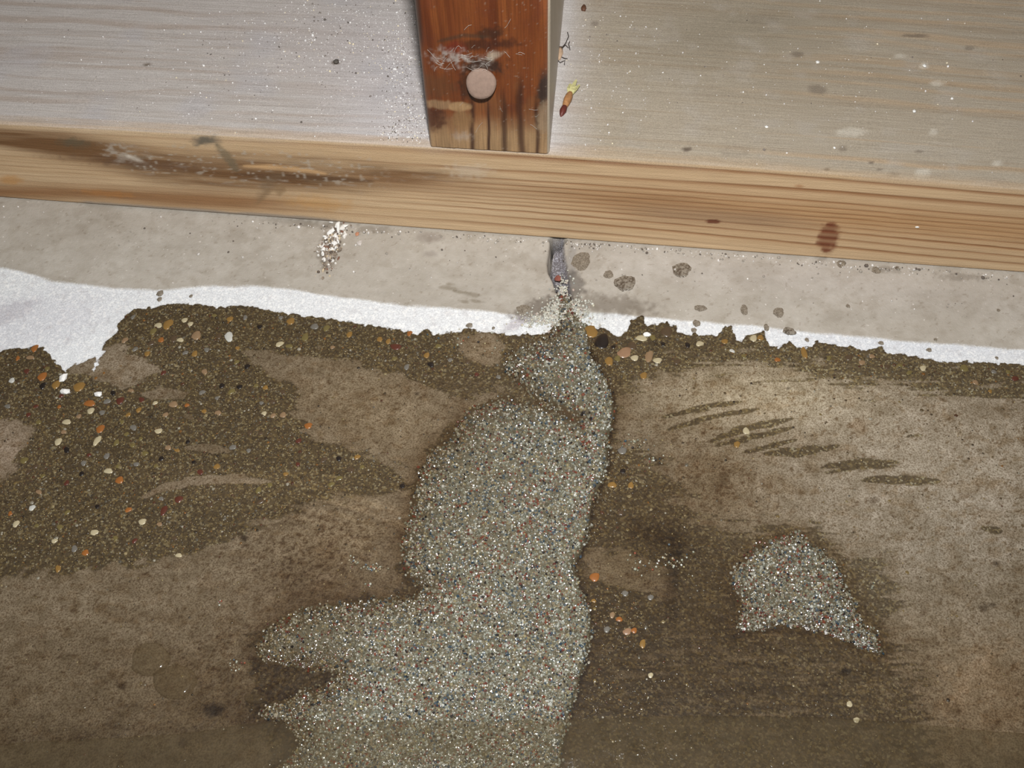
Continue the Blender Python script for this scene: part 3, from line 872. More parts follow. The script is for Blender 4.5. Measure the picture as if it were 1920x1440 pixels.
# ------------------------------------------------------------------ aggregate stones in the ground concrete
PAL_DRY = {'ochre': lin(158, 118, 52), 'orange': lin(172, 104, 36), 'cream': lin(206, 190, 150), 'white': lin(214, 212, 202), 'tan': lin(160, 128, 92),
       'olive': lin(128, 112, 62), 'grey': lin(128, 122, 112), 'redbrown': lin(104, 54, 38), 'dark': lin(42, 34, 30), 'brown': lin(96, 76, 54), 'pink': lin(170, 130, 96)}
PAL = {k_: (.9 * c_ + .1 * c_.mean()) * .66 for k_, c_ in PAL_DRY.items()}
shapes = [pebble_shape(12, s) for s in range(4)]
peb_mat = {}
for k, col in PAL.items():
    peb_mat[k] = simple('stone_' + k, col, .3, .14, 700, .35, coat=.4)
peb_mesh = {}


def pebble(uu, vv, rx, ry, kind, ang=None, lift=0.0):
    key = (kind, rng.integers(4))
    if key not in peb_mesh:
        Vp, Fp = shapes[key[1]]
        me = new_mesh('pebble', Vp, Fp)
        me.materials.append(peb_mat[kind]); peb_mesh[key] = me
    p = on_floor(np.array(float(uu)), np.array(float(vv)))
    mx, my = mm_per_px(p)
    o = bpy.data.objects.new('pebble', peb_mesh[key]); COL.objects.link(o); o.parent = floor
    o.location = (p[0] * MM, p[1] * MM, (-.05 + lift) * MM)
    a, b = rx * mx, ry * my
    o.rotation_euler = (0, 0, (math.radians(-ang) if ang is not None else 0.0))
    o.scale = (a, b, min(a, b) * .30 + .08)
    return o


STONES = [(297, 610, 7, 5, 'cream', 10), (315, 608, 9, 9, 'ochre', 0), (287, 621, 6, 6, 'olive', 0), (368, 629, 8, 9, 'tan', 0), (429, 631, 8, 9, 'white', -30), (338, 637, 6, 4, 'cream', 0),
          (302, 637, 5, 5, 'orange', 0), (325, 635, 7, 6, 'brown', 0), (346, 600, 6, 4, 'cream', 10), (357, 607, 5, 4, 'cream', 0), (431, 598, 6, 5, 'ochre', 0), (545, 602, 7, 7, 'ochre', 20),
          (572, 632, 6, 8, 'olive', 0), (524, 645, 6, 6, 'cream', 40), (276, 663, 5, 5, 'ochre', 0), (365, 663, 5, 6, 'ochre', 0), (79, 706, 9, 7, 'orange', 0), (22, 713, 5, 5, 'white', 0),
          (105, 721, 8, 7, 'ochre', 0), (148, 725, 10, 9, 'ochre', 0), (168, 756, 10, 6, 'orange', 0), (170, 770, 6, 6, 'cream', 0), (188, 804, 7, 8, 'orange', 0), (109, 828, 6, 7, 'cream', 0),
          (182, 826, 6, 9, 'cream', 10), (297, 808, 7, 5, 'cream', 0), (125, 791, 8, 5, 'cream', 0), (578, 798, 7, 6, 'orange', 0), (267, 978, 7, 6, 'cream', 0), (30, 982, 6, 6, 'cream', 0),
          (60, 952, 6, 5, 'white', 0), (177, 998, 8, 5, 'cream', 10), (102, 1014, 6, 4, 'cream', 0), (335, 1041, 6, 4, 'cream', 0), (160, 1036, 6, 6, 'orange', 0), (224, 900, 7, 7, 'orange', 0),
          (307, 957, 6, 9, 'redbrown', 0), (335, 936, 8, 6, 'redbrown', 0), (45, 863, 7, 6, 'olive', 0), (203, 883, 8, 5, 'cream', 0), (225, 751, 7, 7, 'redbrown', 0), (80, 723, 6, 6, 'dark', 0),
          (325, 758, 8, 6, 'tan', 0), (410, 630, 6, 5, 'brown', 0), (590, 612, 7, 6, 'grey', 0), (612, 615, 6, 6, 'olive', 0), (65, 653, 7, 6, 'orange', 0), (200, 855, 6, 5, 'grey', 0),
          (742, 650, 10, 6, 'redbrown', 10), (728, 640, 5, 5, 'ochre', 0), (800, 666, 6, 5, 'ochre', 0), (768, 625, 5, 5, 'orange', 0), (712, 636, 5, 5, 'ochre', 0), (655, 627, 5, 6, 'ochre', 0),
          (1106, 622, 14, 13, 'ochre', 0), (1129, 640, 12, 16, 'dark', 8), (1203, 634, 10, 6, 'cream', 5), (1171, 661, 15, 9, 'pink', -30), (1217, 668, 7, 12, 'tan', 5), (1142, 677, 8, 8, 'ochre', -25),
          (1190, 671, 7, 6, 'cream', 0), (1233, 676, 8, 6, 'cream', 0), (1207, 704, 6, 7, 'ochre', 0), (1158, 672, 6, 6, 'olive', 0), (1185, 648, 8, 8, 'brown', 0), (1250, 622, 12, 9, 'brown', 0),
          (1508, 661, 6, 10, 'ochre', -15), (1413, 634, 7, 6, 'cream', 0), (1426, 633, 6, 6, 'ochre', 0), (1731, 690, 6, 5, 'cream', 0), (1808, 690, 7, 7, 'olive', 0), (1399, 808, 7, 6, 'cream', -30),
          (1382, 833, 6, 6, 'ochre', 0), (1592, 670, 7, 6, 'brown', 0), (1359, 640, 6, 5, 'ochre', 0), (1115, 1082, 10, 8, 'orange', 10), (1148, 1153, 5, 6, 'tan', 0), (1161, 1161, 6, 5, 'orange', 0),
          (1176, 1184, 9, 6, 'pink', -20), (1189, 1182, 6, 5, 'orange', 0), (1138, 1180, 6, 6, 'grey', 0), (1167, 845, 8, 7, 'grey', 0), (1168, 883, 5, 5, 'dark', 0), (1148, 909, 8, 6, 'ochre', 0),
          (1205, 1207, 6, 8, 'ochre', 0), (1220, 1266, 5, 5, 'cream', 0), (1183, 910, 5, 7, 'ochre', 0), (1593, 1320, 5, 6, 'cream', 0), (1606, 1350, 6, 5, 'cream', 0), (1220, 1120, 6, 5, 'grey', 0)]
for s in STONES:
    pebble(*s)
names = ['ochre', 'orange', 'cream', 'tan', 'olive', 'grey', 'redbrown', 'brown', 'dark', 'white']
wts = np.array([.08, .03, .04, .13, .16, .16, .10, .20, .09, .01])
taken = np.array([(s[0], s[1]) for s in STONES], float)
cu, cv = rng.uniform(-10, 1930, 9000), rng.uniform(580, 1440, 9000)
okm = (wet_sdf(cu, cv) > 12) & (paste_mask(cu, cv, False) < .2) & (rng.random(9000) < stones_show(cu, cv) ** 2) & (poly_sdf(cu, cv, MORTAR_POLY) < -12) & (poly_sdf(cu, cv, PATCH) < -12) & (cv < 1340)
cu, cv = cu[okm], cv[okm]
cnt = 0
for a, b in zip(cu, cv):
    if cnt >= 150:
        break
    if b > 900 and rng.random() < .6:
        continue
    if np.min(np.hypot(taken[:, 0] - a, taken[:, 1] - b)) < 17:
        continue
    r_ = rng.uniform(3.8, 5.8)
    pebble(a, b, r_, r_ * rng.uniform(.75, 1.15), rng.choice(names, p=wts / wts.sum()), rng.uniform(0, 180))
    taken = np.vstack([taken, (a, b)]); cnt += 1

# the sand between the stones: tens of thousands of grains, one mesh
N = 120000
cu, cv = rng.uniform(-60, 1980, N), rng.uniform(565, 1470, N)
keep = (wet_sdf(cu, cv) > 3) & (rng.random(N) < np.maximum((1 - paste_mask(cu, cv, False)) ** 2 * stones_show(cu, cv) * (1 - .55 * sstep(430, 640, cu) * (1 - sstep(800, 900, cu)) * sstep(820, 900, cv)), .035)) & (poly_sdf(cu, cv, MORTAR_POLY) < 2) & (poly_sdf(cu, cv, PATCH) < 2)
keep &= rng.random(N) < np.interp(cv, [560, 900, 1100, 1440], [1, .8, .5, .4])
cu, cv = cu[keep][:34000], cv[keep][:34000]
p = on_floor(cu, cv)
mx, my = mm_per_px(p)
rad = np.clip(rng.lognormal(math.log(1.2), .42, len(cu)), .65, 3.4) * mx
pal = np.array([lin(66, 54, 40), lin(88, 72, 50), lin(108, 90, 62), lin(128, 110, 76), lin(150, 128, 80), lin(178, 160, 120), lin(112, 108, 98), lin(96, 52, 34), lin(40, 34, 30), lin(160, 106, 44), lin(200, 194, 178)])
pw = np.array([.16, .18, .17, .13, .09, .06, .08, .04, .05, .02, .03])
col = pal[rng.choice(len(pal), len(cu), p=pw / pw.sum())] * rng.uniform(.8, 1.15, (len(cu), 1))
col = (.6 * col + .4 * lin(82, 68, 49)) * np.array([.66, .65, .62])
spark = rng.random(len(cu)) < .05  # wet sparkle painted as tiny bright grains
col[spark] = lin(178, 160, 112); rad[spark] = rng.uniform(.6, .95, spark.sum()) * mx[spark]
p[:, 2] = -.03
sv = pebble_shape(6, 3, .5)
scl = np.stack([rad, rad * rng.uniform(.8, 1.5, len(cu)), rad * .45], 1)
sand_mat = toned('wet_sand', .28, .4, .2)
sg = obj('sand_grain_bed', scatter_mesh('sand_grain_bed', sv, p, scl, rot_mats(len(cu), .12), col), sand_mat, floor)
sg['kind'] = 'stuff'

# ------------------------------------------------------------------ epoxy mortar patches
def mortar_height(u, v, main=True):
    if main:
        dr = seg_dist(u, v, MORTAR); dl = seg_dist(u, v, MORTAR_LEFT)
        h = 1.9 * np.minimum(sstep(-2, 12, dr), .12 + .88 * sstep(-2, 75, dl))
        h = h + .5 * blob(u, v, 1100, 730, 50, 70) + .35 * blob(u, v, 1060, 1170, 60, 60)
        h = h - .5 * blob(u, v, 1080, 1280, 40, 40) - .6 * np.exp(-(seg_dist(u, v, VALLEY) / 18) ** 2)
        h = h * (1 - .7 * (1 - sstep(575, 640, v)))
    else:
        d = seg_dist(u, v, PATCH + PATCH[:1])
        h = 1.1 * (.1 + .9 * sstep(-2, 40, d)) * (.55 + .45 * sstep(1380, 1580, u + (v - 1100) * .4))
    return h + .22 * fbm(u / 22, v / 16, 401, 3)


gp = np.array([lin(150, 150, 132), lin(176, 176, 162), lin(126, 126, 110), lin(150, 136, 110), lin(118, 108, 88), lin(84, 96, 104), lin(54, 74, 88), lin(134, 72, 50), lin(106, 56, 46), lin(44, 38, 36), lin(206, 206, 196), lin(166, 154, 116), lin(104, 96, 76)])
gw = np.array([.15, .11, .12, .13, .12, .07, .045, .065, .035, .05, .055, .06, .13])


def make_mortar(name, poly, label, main, n_grain):
    pu = np.array(poly, float)
    u0, v0 = pu.min(0) - 6; u1, v1 = pu.max(0) + 6
    cor = on_floor(np.array([u0, u1, u0, u1]), np.array([v0, v0, v1, v1]))
    xa = np.arange(cor[:, 0].min(), cor[:, 0].max(), .7); ya = np.arange(max(cor[:, 1].min(), -215), cor[:, 1].max(), .7)
    XX, YY = np.meshgrid(xa, ya, indexing='ij')
    Q = np.stack([XX, YY, XX * 0], -1).reshape(-1, 3)
    u, v = proj(Q)
    d = poly_sdf(u, v, poly) + 6 * fbm(u / 14, v / 12, 405, 3)
    zz = np.where(d > 0, mortar_height(u, v, main) * sstep(0, 5, d), -.5 + 0 * d)
    Q[:, 2] = zz
    Fq = grid_faces(len(xa), len(ya))
    Fq = Fq[(d[Fq] > -3).any(1)]
    used = np.unique(Fq); mp = np.full(len(Q), -1); mp[used] = np.arange(len(used))
    org = Q[used].mean(0); org[2] = 0
    root = thing(name, org, label, 'patch')
    thin_crevice = np.exp(-(seg_dist(Q[used, 0] * 0 + u[used], v[used], (MORTAR_LEFT if main else PATCH)) / 40) ** 2)
    if main:
        thin_crevice = np.maximum(thin_crevice, np.exp(-(seg_dist(u[used], v[used], MORTAR[4:]) / 4) ** 2))  # right edge: crevice darkness painted into the bed, not a thinner layer
        thin_crevice = np.maximum(thin_crevice, np.exp(-(seg_dist(u[used], v[used], VALLEY) / 20) ** 2))
    Mb = obj('mortar_bed', new_mesh('mortar_bed', Q[used] - org, mp[Fq], True, {'thin': thin_crevice}), MORTAR_BED, root)  # 'thin' holds thin spots plus the painted crevice darkness
    # the coloured quartz grains of its surface
    K = n_grain * 5
    cu, cv = rng.uniform(u0 - 15, u1 + 5, K), rng.uniform(v0, min(v1, 1520), K)
    dd = poly_sdf(cu, cv, poly) + 9 * fbm(cu / 14, cv / 12, 405, 4)
    pr = sstep(-6, 14, dd)
    if main:
        pr = pr * (1 - .65 * np.exp(-(seg_dist(cu, cv, VALLEY) / 15) ** 2))
        thin = blob(cu, cv, 900, 860, 110, 130) * .25 + blob(cu, cv, 560, 1200, 90, 50) * .45
        pr = pr * (1 - thin)
    k = rng.random(K) < pr
    cu, cv = cu[k][:n_grain], cv[k][:n_grain]
    p = on_floor(cu, cv); mx, my = mm_per_px(p)
    dd = poly_sdf(cu, cv, poly)
    rad = np.clip(rng.normal(2.15, .5, len(cu)), 1.1, 3.8) * mx
    p[:, 2] = np.maximum(mortar_height(cu, cv, main) * sstep(-2, 8, dd), 0) + rad * rng.uniform(-.55, .6, len(cu))
    # blue and rust grains sit in loose clusters
    wv = np.tile(gw, (len(cu), 1))
    wv[:, 5:7] *= (.4 + 2.2 * sstep(.0, .6, fbm(cu / 26, cv / 20, 411, 3)))[:, None]
    wv[:, 7:9] *= (.4 + 2.2 * sstep(.0, .6, fbm(cu / 30, cv / 22, 413, 3)))[:, None]
    cdf = np.cumsum(wv / wv.sum(1, keepdims=True), 1)
    idx = np.minimum((rng.random(len(cu))[:, None] > cdf).sum(1), len(gp) - 1)
    col = gp[idx] * rng.uniform(.85, 1.12, (len(cu), 1)) * (.72 if main else .68)
    if main:                                           # stained browner where the layer thins out
        brown = np.exp(-(seg_dist(cu, cv, MORTAR_LEFT) / 45) ** 2) * .75 + .45 * blob(cu, cv, 880, 840, 90, 120) + .75 * blob(cu, cv, 570, 1200, 120, 70) + .7 * blob(cu, cv, 540, 1320, 70, 40) + .3 * blob(cu, cv, 850, 990, 90, 90)
        brown = np.maximum(brown, .9 * np.exp(-(seg_dist(cu, cv, VALLEY) / 20) ** 2))
    else:
        brown = .5 * blob(cu, cv, 1460, 1100, 60, 50) + .5 * np.exp(-(seg_dist(cu, cv, PATCH + PATCH[:1]) / 22) ** 2)
    brown = np.clip(brown, 0, 1)[:, None]
    col = col * (1 - brown * np.array([.36, .45, .56]))
    scl = rad[:, None] * rng.uniform(.8, 1.3, (len(cu), 3))
    gme = scatter_mesh('quartz_grains', ico(), p - org, scl, rot_mats(len(cu)), col, False)
    go = obj('quartz_grains', gme, GRAIN, root)
    go['kind'] = 'stuff'
    return root


M = Mat('resin_bound_bed')
n1 = M.noise(900, 3)
M.set(Base_Color=M.mix(M.attr('thin'), M.mix(n1, lin(76, 70, 54), lin(110, 104, 86)), lin(66, 52, 34)), Roughness=.2, Coat_Weight=.5, Coat_Roughness=.05, Normal=M.bump(n1, .6, .0004))
MORTAR_BED = M.m
GRAIN = toned('resin_wet_quartz', .3, 1.0, .1, 2500, .5, .12)
GRAIN.node_tree.nodes['Principled BSDF'].inputs['Coat Roughness'].default_value = .25
GRAIN.node_tree.nodes['Principled BSDF'].inputs['Coat IOR'].default_value = 1.55
big_patch = make_mortar('mortar_patch', MORTAR_POLY, 'long glossy strip of coloured sand mortar filling the floor crack below the stud', True, 46000)
small_patch = make_mortar('mortar_patch', PATCH, 'small separate wedge of coloured sand mortar on the wet floor at right', False, 6000)

# loose sand spilled where the mortar meets the white strip, in the crack and by the patch
cl = [(1060, 585, 34, 22, 900), (1030, 600, 50, 12, 350), (1058, 545, 12, 22, 160), (700, 1065, 18, 6, 40), (660, 1052, 10, 6, 18), (690, 1098, 6, 3, 5), (1190, 830, 30, 10, 30),
      (1230, 860, 20, 14, 22), (1240, 1055, 60, 20, 60), (1636, 1095, 7, 6, 7), (410, 1128, 6, 6, 5), (440, 1248, 14, 12, 16), (880, 640, 60, 20, 24)]
cu = np.concatenate([rng.normal(a, c * .6, n_) for a, b, c, d, n_ in cl]); cv = np.concatenate([rng.normal(b, d * .6, n_) for a, b, c, d, n_ in cl])
p = on_floor(cu, cv); mx, my = mm_per_px(p)
rad = np.clip(rng.normal(1.8, .5, len(cu)), .8, 3.2) * mx
p[:, 2] = rad * .4
inside = poly_sdf(cu, cv, CRACK) > 0
p[:, 2] -= np.where(inside, 1.2 * (1 - sstep(535, 575, cv)), 0)
col = gp[rng.choice(len(gp), len(cu), p=gw / gw.sum())]
pale = np.where((cv < 625) & (cv > 0), .5, 0)[:, None]
col = col * (1 - pale) + pale * lin(212, 210, 200)
o = obj('spilled_sand', scatter_mesh('spilled_sand', ico(), p, rad[:, None] * rng.uniform(.8, 1.3, (len(cu), 3)), rot_mats(len(cu)), col), toned('loose_sand', .5, .1, .2))
o['kind'] = 'stuff'; o['label'] = 'pale loose sand spilled where the mortar strip meets the white band'; o['category'] = 'sand'

# ------------------------------------------------------------------ resin drops splashed onto the dry slab (soaked in, part of it)
M = Mat('soaked_splash')
n1 = M.noise(1900, 4, .75)
M.set(Base_Color=M.mix(M.remap(n1, .35, .65, 0, 1), lin(88, 78, 66), lin(148, 138, 124)), Roughness=.38, Coat_Weight=.5, Coat_Roughness=.1, Normal=M.bump(n1, .5, .0003))
SPL = M.m
M = Mat('glossy_splash')
n1 = M.noise(1100, 3, .6)
M.set(Base_Color=M.mix(M.remap(n1, .4, .6, 0, 1), lin(80, 70, 60), lin(140, 132, 120)), Roughness=.08, Coat_Weight=1.0, Coat_Roughness=.03, Normal=M.bump(n1, .8, .0006))
SPG = M.m


def dome(rx, ry, h, seed, n=18, rag=.12, rings=((1.0, -.1), (.93, .35), (.72, .75), (.38, .97))):
    r = random.Random(seed); ph = [r.uniform(0, 6.28) for _ in range(4)]
    V, Fc = [], []
    for s, z_ in rings:
        for i in range(n):
            a = 2 * math.pi * i / n
            q = s * (1 + rag * (.5 * math.sin(2 * a + ph[0]) + .4 * math.sin(3 * a + ph[1]) + .35 * math.sin(5 * a + ph[2]) + .3 * math.sin(7 * a + ph[3])))
            V.append((q * rx * math.cos(a), q * ry * math.sin(a), z_ * h))
    V.append((0, 0, h))
    for k in range(len(rings) - 1):
        for i in range(n):
            j = (i + 1) % n
            a, b, c, d = k * n + i, k * n + j, (k + 1) * n + j, (k + 1) * n + i
            Fc += [(a, b, c), (a, c, d)]
    k = (len(rings) - 1) * n
    for i in range(n):
        Fc.append((k + i, k + (i + 1) % n, len(V) - 1))
    return np.array(V), np.array(Fc)


DROPS = [(1090, 490, 19, 17, 0), (1172, 531, 20, 16, 1), (1278, 506, 18, 14, 1), (1141, 515, 9, 9, 0), (1313, 578, 12, 7, 0), (1395, 581, 8, 10, 0), (1460, 586, 11, 9, 0), (1306, 606, 7, 7, 0),
         (1301, 619, 5, 5, 0), (1437, 614, 5, 7, 0), (1480, 621, 13, 7, 1), (1590, 574, 4, 4, 0), (1513, 637, 4, 4, 0), (1652, 643, 5, 4, 0), (1742, 656, 5, 4, 0), (1577, 495, 9, 7, 0),
         (1643, 507, 8, 7, 0), (1683, 503, 5, 4, 1), (300, 550, 6, 6, 0), (299, 561, 5, 4, 0), (358, 555, 3.5, 3, 0), (880, 610, 6, 5, 0), (925, 615, 3, 3, 0), (982, 580, 15, 9, 0), (1754, 637, 4, 3, 0),
         (1869, 671, 3, 3, 0), (1872, 582, 4, 3, 0)]
for i, (a, b, rx, ry, gl) in enumerate(DROPS):
    p = on_floor(np.array(float(a)), np.array(float(b))); mx, my = mm_per_px(p)
    o = obj('splash_drop', new_mesh('splash_drop', *dome(rx * mx, ry * my, .35 if gl else .14, i, 18, .16)), SPG if gl else SPL, floor, (p[0], p[1], -.02))

# ------------------------------------------------------------------ hazy clear resin pooled along the near edge
M = Mat('hazy_clear_resin')
nt = M.nt
tr = M.node('ShaderNodeBsdfTransparent'); tr.inputs[0].default_value = (.93, .92, .88, 1)
n1 = M.noise(260, 3, .5, M.coords((1, .6, 1))); n2 = M.noise(1300, 2)
bmp = M.bump(n2, .35, .0005, M.bump(n1, .5, .0012))
M.set(Base_Color=lin(112, 98, 76), Roughness=.05, Coat_Weight=.4, Coat_Roughness=.03, Normal=bmp)
mx_ = M.node('ShaderNodeMixShader')
M.put(mx_.inputs[0], M.remap(n1, .3, .7, .12, .28))
M.link(tr.outputs[0], mx_.inputs[1]); M.link(M.b.outputs[0], mx_.inputs[2])
M.link(mx_.outputs[0], nt.nodes['Material Output'].inputs['Surface'])
RESIN = M.m
top_line = [(-120, 1402), (0, 1396), (160, 1388), (330, 1378), (470, 1358), (560, 1351), (700, 1352), (900, 1351), (1060, 1349), (1200, 1346), (1330, 1344), (1500, 1346), (1640, 1352), (1760, 1362), (1920, 1378), (2040, 1384)]
tl = np.array(top_line, float)
us = np.linspace(-110, 2030, 240)
vs = np.interp(us, tl[:, 0], tl[:, 1]) + 2.5 * fbm(us / 30, us * 0, 501, 3)
fa = on_floor(us, vs)
rowsP = []
deps = [(0, -.1), (.15, 1.0), (.5, 1.9), (1.2, 2.5), (2.4, 2.75), (5, 2.8), (9, 2.8), (14, 2.8), (20, 2.8), (27, 2.8), (35, 2.8), (44, 2.6), (45, -.1)]
for dy, h in deps:
    q = fa.copy(); q[:, 1] -= dy; q[:, 2] = h + (.12 * fbm(q[:, 0] / 3, q[:, 1] / 3, 503, 3) if h > 0 else 0)
    rowsP.append(q)
RP = np.stack(rowsP, 1)
org = np.array([30., -185., 0])
Vr = RP.reshape(-1, 3) - org
pool = obj('resin_pool', new_mesh('resin_pool', Vr, grid_faces(len(us), len(deps))[:, ::-1]), RESIN, None, org)
pool['label'] = 'hazy clear resin pool across the near edge of the wet floor, over the mortar strip'
pool['category'] = 'puddle'

nb_ = 90
bu = np.concatenate([rng.uniform(20, 1900, 45), rng.normal(900, 130, 18), rng.normal(1170, 90, 27)]); bv = np.concatenate([rng.uniform(1362, 1436, 45), rng.normal(1392, 14, 45)])
pb = on_floor(bu, np.clip(bv, 1366, 1438), 2.8); mxb, _ = mm_per_px(pb)
rb = rng.uniform(2.2, 5.5, nb_) * mxb
dv_, df_ = dome(1, 1, 1, 77, 12, .03, ((1, -.1), (.86, .5), (.5, .86), (.2, .98)))
Vb = (dv_[None] * np.stack([rb, rb, rb * .55], 1)[:, None, :] + pb[:, None, :] - org).reshape(-1, 3)
Fb = (df_[None] + (np.arange(nb_) * len(dv_))[:, None, None]).reshape(-1, 3)
bub = obj('bubbles', new_mesh('bubbles', Vb, Fb), RESIN, pool)
bub['kind'] = 'stuff'
M = Mat('clear_resin_blister')
tr = M.node('ShaderNodeBsdfTransparent'); tr.inputs[0].default_value = (.95, .94, .9, 1)
M.set(Base_Color=lin(104, 88, 66), Roughness=.09, Coat_Weight=1.0, Coat_Roughness=.06)
mx_ = M.node('ShaderNodeMixShader')
lw = M.node('ShaderNodeLayerWeight'); lw.inputs[0].default_value = .25
M.put(mx_.inputs[0], M.remap(lw.outputs['Facing'], 0, 1, .22, .5))
M.link(tr.outputs[0], mx_.inputs[1]); M.link(M.b.outputs[0], mx_.inputs[2])
M.link(mx_.outputs[0], M.nt.nodes['Material Output'].inputs['Surface'])
BLIS = M.m
for i, (a, b, rx, ry, lab) in enumerate(((328, 1278, 42, 30, 'larger round clear resin blister on the wet brown floor at lower left'),
                                         (282, 1236, 36, 30, 'faint clear resin blister just behind the larger one at lower left'),
                                         (478, 1310, 22, 9, 'narrow clear resin blister beside the ragged left tip of the mortar strip'))):
    p = on_floor(np.array(float(a)), np.array(float(b))); mx, my = mm_per_px(p)
    o = obj('resin_blister', new_mesh('resin_blister', *dome(rx * mx, ry * my, 1.3 if i < 2 else .9, 40 + i, 28, .08, ((1, -.1), (.95, .3), (.8, .62), (.6, .83), (.3, .96)))), BLIS, None, (p[0], p[1], .05))
    o['label'] = lab; o['category'] = 'blister'

# ------------------------------------------------------------------ crumbs, chips and scraps
WHT = simple('white_plaster', lin(226, 224, 220), .8, .08, 1200, .4)
GRY = simple('grey_fibre_clump', lin(150, 140, 128), .95, .3, 1800, .8)


def chunk(a, b, c, seed, sharp=.22):
    r = random.Random(seed); Vi, Fi = ico()
    V = np.array([q * (1 + r.uniform(-sharp, sharp)) for q in Vi]) * np.array([a, b, c])
    return V, Fi


def chip(name, u_, v_, rx, ry, h, seed, label, cat, material, group=None, rz=0.0):
    p = on_floor(np.array(float(u_)), np.array(float(v_))); mx, my = mm_per_px(p)
    o = obj(name, new_mesh(name, *chunk(rx * mx, ry * my, h, seed), smooth=False), material, None, (p[0], p[1], h * .55))
    o.rotation_euler = (0, 0, rz)
    o['label'] = label; o['category'] = cat
    if group:
        o['group'] = group
    return o


chip('plaster_chip', 120, 710, 8, 8, 1.0, 1, 'blocky white chip at the tip of the white notch at left', 'chip', WHT, 'white chips on the wet floor')
chip('plaster_chip', 122, 736, 12, 5, .7, 2, 'long flat white chip just below the blocky chip at left', 'chip', WHT, 'white chips on the wet floor')
chip('plaster_chip', 185, 740, 9, 5, .7, 3, 'lone white chip right of the two other white chips at left', 'chip', WHT, 'white chips on the wet floor')
chip('plaster_chip', 1213, 628, 9, 5, .6, 4, 'white chip among coloured pebbles right of the mortar top', 'chip', WHT, 'white chips on the wet floor')
chip('brick_crumb', 1046, 517, 7, 5, .8, 5, 'reddish brown crumb wedged in the open floor crack', 'crumb', simple('brick_red', lin(134, 78, 66), .8, .15))
chip('brick_crumb', 670, 440, 4, 4, .5, 6, 'tiny orange crumb on dry concrete right of the white plaster clump', 'crumb', simple('brick_orange', lin(176, 124, 96), .8, .15))
bpy.data.objects['brick_crumb'].location.z = -1.3 * MM

pc = on_floor(np.array(626.), np.array(456.))
clump = thing('plaster_clump', pc, 'crumbly white plaster clump on dry concrete at the foot of the sill plate', 'clump')
FL = [(-2, -31, 5, 9, 1.2, 12), (2, -25, 4, 12, 1.4, 6), (12, -30, 9, 3, .8, -20), (-15, -36, 5, 2, .6, -10), (4, -6, 4, 10, 1.2, -18), (2, 4, 8, 7, 1.3, 25), (-3, 14, 5, 7, 1., 20), (7, 8, 3, 6, .9, -15),
      (-11, -18, 5, 6, .9, 40), (-14, 22, 3, 6, .7, -15), (-20, -10, 5, 4, .7, 20), (-9, -2, 4, 5, 1.1, 0), (9, -8, 3, 3, .8, 0), (-12, 6, 3, 6, .8, 5)]
mx, my = mm_per_px(pc)
mx, my = float(mx), float(my)
for i, (du, dv, rx, ry, h, an) in enumerate(FL):
    o = obj('plaster_flake', new_mesh('plaster_flake', *chunk(rx * mx * .85, ry * my * .85, h * .5, 60 + i, .45), smooth=False), WHT if i < 11 else simple('cream_flake', lin(206, 190, 162), .8), clump,
            (du * mx, -dv * my, h * .7))
    o.rotation_euler = (.5 * math.sin(i * 1.7), .5 * math.cos(i * 2.3), math.radians(-an))
o = obj('dust_fluff', new_mesh('dust_fluff', *join([(chunk(q[2] * mx, q[3] * my, q[4], 90 + i, .35)[0] + np.array([q[0] * mx, -q[1] * my, .2]), ico()[1]) for i, q in enumerate(
    [(-8, 8, 9, 12, .7), (-14, 18, 8, 8, .5), (2, 22, 9, 7, .5), (-4, -8, 8, 10, .7), (-10, 30, 6, 7, .4), (-2, 36, 7, 6, .3), (8, 24, 5, 5, .4)])])), GRY, clump)
o['kind'] = 'stuff'
nk = 420
du, dv = rng.normal(-6, 8.5, nk), rng.normal(6, 20, nk)
du += np.where(dv > 20, 4, 0) - np.where(dv < -15, -6, 0)
ln = np.exp(-((du + 4) / 12) ** 2 - ((dv - 4) / 24) ** 2)
rk = np.clip(rng.lognormal(math.log(2.0), .4, nk), 1, 4.2) * mx
pk = np.stack([du * mx, -dv * my, rk * .3 + 1.1 * ln * rng.random(nk)], 1)
ck = np.array([lin(226, 222, 216), lin(196, 178, 150), lin(132, 118, 104), lin(92, 80, 70), lin(168, 158, 148), lin(120, 86, 70)])[rng.choice(6, nk, p=[.22, .14, .22, .18, .18, .06])]
o = obj('plaster_rubble', scatter_mesh('plaster_rubble', ico(), pk, rk[:, None] * rng.uniform(.5, 1.6, (nk, 3)), rot_mats(nk), ck, False), toned('rubble', .9, 0, .3), clump)
o['kind'] = 'stuff'
chip('plaster_flake', 674, 456, 6, 5, .3, 71, 'thin pale flake on dry concrete, right of the white plaster clump', 'flake', simple('pale_flake', lin(190, 182, 176), .8))


def tube(pts, rad, n=5):
    pts = np.array(pts, float); V, Fc = [], []
    for i, q in enumerate(pts):
        d = pts[min(i + 1, len(pts) - 1)] - pts[max(i - 1, 0)]; d /= np.linalg.norm(d)
        a = np.cross(d, (0.3, .2, 1)); a /= np.linalg.norm(a); b = np.cross(d, a)
        r_ = rad[i] if hasattr(rad, '__len__') else rad
        for k in range(n):
            t_ = 2 * math.pi * k / n
            V.append(q + r_ * (math.cos(t_) * a + math.sin(t_) * b))
    for i in range(len(pts) - 1):
        for k in range(n):
            Fc.append((i * n + k, i * n + (k + 1) % n, (i + 1) * n + (k + 1) % n, (i + 1) * n + k))
    return np.array(V), np.array(Fc)


PZ = 38.3                                             # dusty top of the plate


def on_plate(u_, v_, z=PZ):
    return on_floor(np.array(float(u_)), np.array(float(v_)), z)


